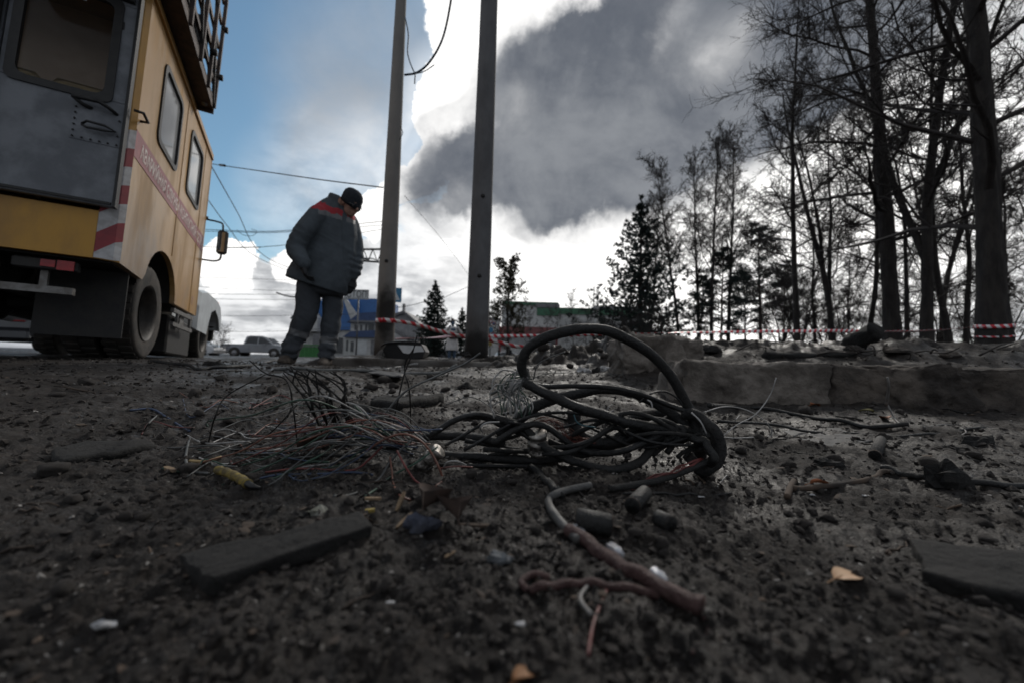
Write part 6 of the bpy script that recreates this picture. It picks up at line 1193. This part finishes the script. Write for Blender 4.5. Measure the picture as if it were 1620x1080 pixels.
CON = {'spruce': spruce(3, 9.0, 3.9, 24, size=.021), 'pine': spruce(5, 12.6, 5.4, 22, -.05, .0150, 3), 'pine2': pine(9, 10.5, 2.3, .34, .8), 'pine3': pine(14, 8.0, 2.0, .25, .7)}
def put_con(key, px, d, label, rz=0, s_=1.0, nd=None, name='pine_tree', group=None):
    x, y = P(px, 560, d)[:2]; o = empty(name, (x, y, gz(x, y) - .05), rz, label, 'tree', group); o.scale = (s_,) * 3; a, b_, c = CON[key]; link('trunk', a, M_pbark, o); cr = link('crown', c, nd or M_pneedle, o); link('branches', b_, M_pbark, cr); return o
put_con('spruce', 685, 41, 'dark spruce with thin tip standing between the two poles', .3, .93, M_needle, 'spruce_tree'); put_con('spruce', 729, 43, 'smaller spruce half hidden by the thick pole', 2.0, .66, M_needle, 'spruce_tree')
put_con('pine', 1012, 30, 'tall dense dark pine right of the warehouse', .8, 1.0); put_con('pine2', 1204, 33, 'pine with bare lower trunk right of the birches', 1.2, 1.02); put_con('pine3', 1140, 30, 'small pine in front of the birch clump', 2.2, .98); put_con('pine3', 1108, 32, 'small pine left behind the birch clump', 4.2, .8); put_con('pine2', 1240, 36, 'dark pine at the left edge of the grove', 3.0, .8); put_con('pine3', 1180, 38, 'slim young pine between birches and bare-trunked pine', 5.2, 1.0)
# tape tied round the big trunk
bx, by = P(1574, 560, 8.0)[:2]; bz = P(1574, 517, 8.0)[2]
for z, lb, w in ((bz, 'red and white tape tied round the big trunk', .07), (P(1574, 533, 8)[2], 'thin pale tape tied lower round the big trunk', .03)): tape([(bx + .27 * math.sin(q), by - .27 * math.cos(q), z + .012 * math.sin(q * 2)) for q in np.linspace(0, 6.283, 30)], w, lb, 0, period=.12)
# ------------------------------------------------------------------ litter on the ground
gd = np.random.default_rng(77)
def clod_mesh(seed, flat=.7):
    g = np.random.default_rng(seed); V = ico.copy(); T_ = icf.tolist(); V2 = list(V); cache = {}; F2 = []
    def mid(a, b_):
        k = (min(a, b_), max(a, b_))
        if k not in cache: cache[k] = len(V2); V2.append(unit(V2[a] + V2[b_]))
        return cache[k]
    for a, b_, c in T_: x, y, z = mid(a, b_), mid(b_, c), mid(c, a); F2 += [(a, x, z), (b_, y, x), (c, z, y), (x, y, z)]
    V = np.array(V2); V = V * (1 + .38 * fbm(V * 1.5 + seed, 3, seed))[:, None] * np.array([1, g.uniform(.6, .9), flat]); me = np_mesh('clod', V, None, np.array(F2), True); me.materials.append(M_clod); return me
LM = (('the left plank', 430, 890), ('the right board', 1540, 910), ('the tan leaf', 1343, 910), ('the stripped core', 1000, 910), ('the grey cable', 890, 810), ('the yellow tube', 368, 762), ('the left tangle', 560, 700), ('the coil', 950, 690), ('the white wires', 1190, 670), ('the pale beam', 1200, 640), ('the dark beam', 1480, 650), ('the kerb', 680, 590), ('the boots of the man', 490, 585), ('the truck wheel', 230, 575), ('the bottom left corner', 100, 1040), ('the bottom edge in the middle', 760, 1040), ('the bottom right corner', 1500, 1040), ('the left edge', 60, 760), ('the bent stick', 1340, 760))
def near(x, y):
    n_, a, b_ = min(LM, key=lambda q: (q[1] - x) ** 2 + ((q[2] - y) * 1.6) ** 2); dx_, dy_ = x - a, (y - b_) * 1.6
    return (('right of ' if dx_ > 0 else 'left of ') if abs(dx_) > abs(dy_) else ('in front of ' if dy_ > 0 else 'behind ')) + n_
CL = [clod_mesh(k, (.7, .5, .62, .8)[k % 4]) for k in range(8)]
for k in range(150):
    x = gd.uniform(0, 1620); y = 600 + 470 * gd.random() ** 1.2; p = ground_hit(x, y); d = Q(p)[2]; r = gd.uniform(5, 13) * d / F * (1.5 if k % 9 == 0 else 1); o = link('clod', CL[k % 8]); o.location = p + np.array([0, 0, r * .2]); o.scale = (r,) * 3; o.rotation_euler = (gd.normal() * .3, gd.normal() * .3, gd.uniform(0, 6.28)); tag(o, '%s %s clod of soil %s' % (('small', 'fair-sized', 'large')[min(2, int(r * F / d / 5.5))], ('rounded', 'flat', 'squat', 'lumpy')[k % 4], near(x, y)), 'clod', 'soil clods on the churned ground')
for k in range(26):   # clods of the heap
    x, y = .95 + gd.normal() * .5, 4.35 + gd.normal() * .25; o = link('clod', CL[k % 8]); o.location = (x, y, gz(x, y) + .01); r = gd.uniform(.03, .075); o.scale = (r,) * 3; o.rotation_euler = (gd.normal(), gd.normal(), 0); tag(o, 'large dark clod on the soil heap behind the coil', 'clod', 'clods on the soil heap')
def slab(px_pts, h, label, m, cat, name, amp=.006, seed=1, lift=0.0):
    """a flat broken piece: outline by its place on the ground, real thickness"""
    base = np.array([ground_hit(*q) for q in px_pts]); z0 = base[:, 2].mean() - .004 + lift; n = len(base); rs = []; c = base.mean(0); sub = []
    for i in range(n):
        for t_ in (0, .25, .5, .75): sub.append(base[i] * (1 - t_) + base[(i + 1) % n] * t_)
    sub = np.array(sub); sub[:, 2] = z0; sub[:, :2] += amp * np.stack([vnoise(sub[:, :2] * 40, seed), vnoise(sub[:, :2] * 40, seed + 1)], 1); c[2] = z0; g = MB(); G = []
    for k, zz in ((1.0, 0), (1.0, h * .75), (.93, h), (.6, h), (.25, h)): r = c + (sub - c) * np.array([k, k, 1]); r = r + np.array([0, 0, zz]); r[:, 2] += amp * .6 * vnoise(r[:, :2] * 60, seed + 3) * (zz > 0); G.append(r)
    g.loft(G, 0, True, True); return tag(g.build(name, m), label, cat)
def board(fl, fr, br, bl, h, label, cat, name, seed, amp=.0045, div=(70, 16, 6)):
    c = np.array([ground_hit(*q) for q in (fl, fr, br, bl)]); c[:, 2] -= .006; return rough_block(name, np.vstack([c, c + np.array([0, 0, h + .006])]), M_char, amp, div, label, cat, seed)
board((318, 950), (592, 852), (574, 824), (262, 902), .017, 'long charred plank lying in the left foreground', 'plank', 'charred_plank', 3, .010)
board((1450, 925), (1660, 975), (1660, 900), (1436, 868), .017, 'charred broken board at the right foreground edge', 'board', 'charred_board', 5, .012)
slab([(80, 722), (130, 700), (230, 702), (250, 712), (180, 728), (90, 735)], .018, 'flat charred board lying left of the yellow tube', M_char, 'board', 'charred_board', .006, 7)
slab([(1240, 684), (1330, 680), (1380, 696), (1330, 704), (1270, 698)], .006, 'thin grey slate of debris right of the white wires', mat('grey_slate', (.06, .06, .062), (.035, .034, .035), 9, .7, .5, 60), 'slate', 'slate_piece', .006, 9)
slab([(582, 592), (600, 588), (640, 597), (636, 604), (610, 604)], .012, 'tilted grey sheet scrap in front of the kerb', mat('grey_slate', (.06, .06, .062)), 'scrap', 'sheet_scrap', .01, 11, .02)
slab([(590, 632), (660, 640), (700, 634), (690, 642), (620, 648), (585, 642)], .035, 'flat dark timber lying behind the left tangle', M_char, 'timber', 'charred_timber', .01, 13)
# the dead leaf and other leaves
def leaf(x, y, r, rz, m, label, curl=.25, lift=.35, asp=.55):
    p = ground_hit(x, y); g = MB(); n, w = 9, 7; V = []
    for i in range(n):
        t_ = i / (n - 1); wd = asp * r * (math.sin(math.pi * (t_ ** .8)) + .02) * (1 + .06 * math.sin(i * 5))
        for j in range(w): s_ = j / (w - 1) * 2 - 1; V.append(((t_ * 2 - 1) * r, s_ * wd, curl * r * (s_ * s_) * (1 - .3 * t_) + .18 * r * math.sin(t_ * 4) + lift * r * .5))
    V = np.array(V); top = V; bot = V - np.array([0, 0, .0006]); f = [(i * w + j, i * w + j + 1, (i + 1) * w + j + 1, (i + 1) * w + j) for i in range(n - 1) for j in range(w - 1)]; N = len(V)
    g.add(np.vstack([top, bot]), f + [tuple(q + N for q in reversed(a)) for a in f], 0, True); g.tube([(t_ * r * 1.15, 0, .18 * r * math.sin((t_ + 1) * 2) + lift * r * .5) for t_ in (-1.25, -.5, .2, .9)], [.0009, .0008, .0006, .0003], 5)
    o = g.build('dead_leaf', m); o.location = p; o.rotation_euler = (gd.normal() * .1, gd.normal() * .1, rz); return tag(o, label, 'leaf')
M_leaf = mat('tan_leaf', (.55, .36, .22), (.42, .25, .14), 30, .7); M_bleaf = mat('brown_leaf', (.065, .042, .032), (.035, .025, .021), 30, .85)
leaf(1343, 915, .021, .25, M_leaf, 'single tan dead leaf lying in the right foreground', .08, .2); leaf(690, 815, .030, 1.1, M_bleaf, 'curled dark brown leaf standing before the clamp', .8, 1.0, .8); leaf(712, 828, .028, 2.0, M_bleaf, 'second curled dark leaf just right of the first', .8, .9, .8)
leaf(1300, 768, .03, .2, mat('rust_leaf', (.28, .10, .04), None, 20, .7), 'rust brown sliver lying on the bent stick', .2, .2, .2); leaf(1290, 643, .035, .3, mat('rust_leaf', (.28, .10, .04)), 'orange brown leaf at the foot of the pale beam'); leaf(1370, 652, .03, 2.1, mat('olive_leaf', (.16, .14, .05), None, 20, .7), 'olive leaf at foot of the earth-caked beam'); leaf(1400, 664, .035, 1.2, mat('rust_leaf', (.28, .10, .04)), 'rust leaf below the leaning rod')
leaf(835, 1078, .014, .6, mat('orange_leaf', (.24, .11, .04), None, 20, .7), 'orange leaf at the bottom edge of the picture'); leaf(505, 718, .045, .4, M_bleaf, 'large brown leaf caught in the left tangle', .5, .9, .7)
def chip(x, y, L, w, h, rz, m, label, tilt=0, name='wood_chip', cat='wood chip'):
    p = ground_hit(x, y); g = MB(); n = 5; R_ = []
    for i in range(n): t_ = i / (n - 1) * 2 - 1; k = (.45, .9, 1, .85, .35)[i]; R_.append([(t_ * L / 2, -w / 2 * k, 0), (t_ * L / 2, w / 2 * k, .1 * h), (t_ * L / 2, w / 2 * k * .8, h), (t_ * L / 2, -w / 2 * k * .9, h * .9)])
    g.loft(R_); o = g.build(name, m); o.location = p + np.array([0, 0, .002 + abs(math.sin(tilt)) * L / 2.2]); o.rotation_euler = (0, tilt, rz); return tag(o, label, cat)
M_fresh = mat('fresh_wood', (.30, .21, .125), (.12, .085, .06), 60, .8, .6, 200); M_paper = mat('white_scrap', (.50, .50, .51), (.13, .125, .12), 40, .7, .5, 120, sharp=(.42, .62)); M_bcloth = mat('blue_grey_cloth', (.075, .085, .12), (.04, .042, .055), 40, .9, .8, 120)
chip(634, 806, .030, .007, .004, 1.2, M_fresh, 'upright splinter of fresh yellow wood before the clamp', -.9); chip(640, 832, .030, .006, .003, 1.0, M_fresh, 'thin pale wood splinter beside the upright one', -.4); chip(590, 792, .024, .006, .004, .1, M_fresh, 'stubby pale wood piece left of the upright splinter'); chip(712, 880, .018, .003, .002, 1.0, M_fresh, 'straw coloured sliver in the middle foreground'); chip(268, 745, .045, .012, .006, -.5, M_fresh, 'pale wood sliver left of the yellow tube')
chip(755, 835, .05, .008, .004, 0, M_bark, 'flat brown stick piece right of the dark leaves', 0, 'stick_piece', 'stick'); chip(585, 812, .013, .007, .005, .5, M_yel, 'small yellowish scrap left of the upright splinter', 0, 'plastic_scrap', 'scrap')
def rag(x, y, r, m, label, seed, hgt=1.0, d=None, name='crumpled_rag', cat='rag', group=None):
    p = ground_hit(x, y) if d is None else P(x, y, d); th_ = np.arange(14) * 2 * math.pi / 14; g = MB(); R_ = []
    for k, z in ((1.0, 0), (.98, .35), (.75, .7), (.4, .9), (.12, .95)): q = np.stack([np.cos(th_) * k, np.sin(th_) * k * .6, np.full(14, z * .55 * hgt)], 1); q = q * (1 + .45 * fbm(q * 2.3 + seed, 3, seed))[:, None]; R_.append(q * r)
    g.loft(R_, 0, True, False); o = g.build(name, m); o.location = p - np.array([0, 0, r * .08]); return tag(o, label, cat, group)
for k, (x, y, L, lb) in enumerate(((640, 912, .010, 'white pebble-like scrap in the left middle foreground'), (620, 952, .013, 'larger white scrap below the first white one'), (828, 985, .014, 'bluish white scrap near the bottom middle'), (170, 985, .024, 'pale flat scrap in the lower left corner'), (1285, 782, .02, 'small white scrap right of the bent stick'), (1368, 783, .016, 'tiny white scrap below the bent stick'), (1110, 785, .014, 'white scrap by the straight black wire'), (760, 765, .014, 'crumpled white scrap under the coil'), (380, 585, .05, 'pale scrap on the road between truck and man'))): rag(x, y, L * .42, M_paper, lb, 60 + 3 * k, .5, None, 'paper_scrap', 'scrap')
rag(662, 832, .022, M_bcloth, 'crumpled blue grey cloth scrap before the clamp', 3, 1.6); rag(505, 812, .020, mat('olive_scrap', (.10, .10, .07), (.2, .2, .18), 30, .7), 'muddy crumpled scrap heap left of the plank end', 6); rag(478, 818, .014, M_char, 'black lump beside the muddy scrap', 9)
rag(925, 588, .075, M_paper, 'crumpled white sheet on the soil heap, left piece', 12, 1.0); rag(958, 586, .06, M_paper, 'crumpled white sheet on the soil heap, middle piece', 15, 1.3); rag(976, 582, .055, M_paper, 'crumpled white sheet on the soil heap, right piece', 18, 1.2); rag(943, 588, .06, M_char, 'black crumpled scrap between the white sheets', 21, 1.3)
rag(500, 566, .10, M_paper, 'crumpled white plastic on the ground between the boots', 24, .5); rag(790, 885, .016, mat('grey_stone', (.12, .13, .14), (.07, .075, .08), 20, .8), 'small grey stone in the middle foreground', 27, 1.2)
rag(1500, 765, .05, M_char, 'black burnt lump standing at the right', 30, 1.5); rag(1545, 700, .05, M_char, 'dark burnt lump near the right edge', 33, 1.1); rag(1310, 735, .035, M_char, 'small burnt lump right of the coil', 36, .9); rag(560, 650, .06, M_char, 'burnt lump behind the left tangle', 39, .7); rag(740, 615, .05, M_char, 'burnt angular lump below the thick pole', 42, 1.2); rag(690, 600, .06, M_clod, 'stone-like clod leaning against the kerb', 45, 1.0)
rag(345, 630, .03, M_char, 'round black lump on the road at left', 48, 1.0); rag(337, 578, .06, M_char, 'black lump on the road by the front wheel', 51, 1.2); rag(735, 562, .09, M_char, 'dark broken lump at the left foot of the thick pole', 54, 1.0, 5.3)
for k in range(30):    # dark heap of burnt scraps along the back of the beam
    x = 1120 + 430 * k / 29; rag(x, 558 + gd.uniform(-4, 6), gd.uniform(.05, .11), (M_char, M_clod, M_econc)[k % 3], '%s scrap in the heap behind the beam, %s' % (('black', 'dark brown', 'earthy')[k % 3], 'under the slanted log' if 1300 < x < 1400 else 'behind the upright chunk' if x < 1180 else 'near the big trunk' if x > 1480 else 'left of the slanted log' if x < 1300 else 'right of the slanted log'), 100 + 3 * k, gd.uniform(.7, 1.3), 3.25 + gd.uniform(-.2, .4), 'burnt_scrap', 'scrap', 'burnt scraps heaped behind the beam')
for k in range(40):
    x = gd.uniform(1110, 1560); d_ = gd.uniform(2.9, 3.8); a, b_ = P(x, 560 + gd.uniform(-4, 6), d_), P(x + gd.uniform(-70, 70), 556 + gd.uniform(-16, 8), d_ + gd.uniform(-.3, .3)); g = MB(); g.tube(spline([a, (a + b_) / 2 + gd.normal(size=3) * .03, b_], 4), np.linspace(.008, .003, 9), 5); tag(g.build('twig', M_twig), 'thin dark branch in the heap behind the beam, %s' % ('near the upright chunk' if x < 1220 else 'near the slanted log' if x < 1400 else 'toward the big trunk'), 'twig', 'branches in the heap behind the beam')
# twigs and stalks
for k in range(46):
    x = gd.uniform(40, 1600); y = gd.uniform(600, 960); p = ground_hit(x, y); d = Q(p)[2]; a = gd.uniform(0, 3.14) if k % 2 else gd.normal() * .4; L = gd.uniform(30, 90) * d / F; pts = []
    for t_ in np.linspace(-.5, .5, 6): q = p[:2] + np.array([math.cos(a), math.sin(a)]) * L * t_ + gd.normal(size=2) * L * .03; pts.append((q[0], q[1], gz(q[0], q[1]) + .0025 * d))
    g = MB(); g.tube(spline(pts, 3), np.linspace(.0028, .0014, 16) * d ** .7, 6); tag(g.build('twig', M_char if k % 3 else M_bark), '%s %s twig lying loose %s' % ('long' if L * F / d > 60 else 'short', 'dark' if k % 3 else 'brown', near(x, y)), 'twig', 'loose twigs on the churned ground')
cab([(430, 585), (500, 586), (570, 588), (640, 592), (700, 588, 3.4), (725, 575, 3.4)], .012, 'grey bent cable along the ground before the kerb', M_grw, n=8, wob=.01); cab([(240, 572), (300, 582), (330, 584), (400, 578), (440, 570)], .012, 'dark cable lying across the road by the truck', None, n=8, wob=.01); cab([(610, 585), (640, 580), (660, 575, 4.3)], .010, 'white pipe piece leaning by the kerb', M_ww, 'pipe', 'pipe')
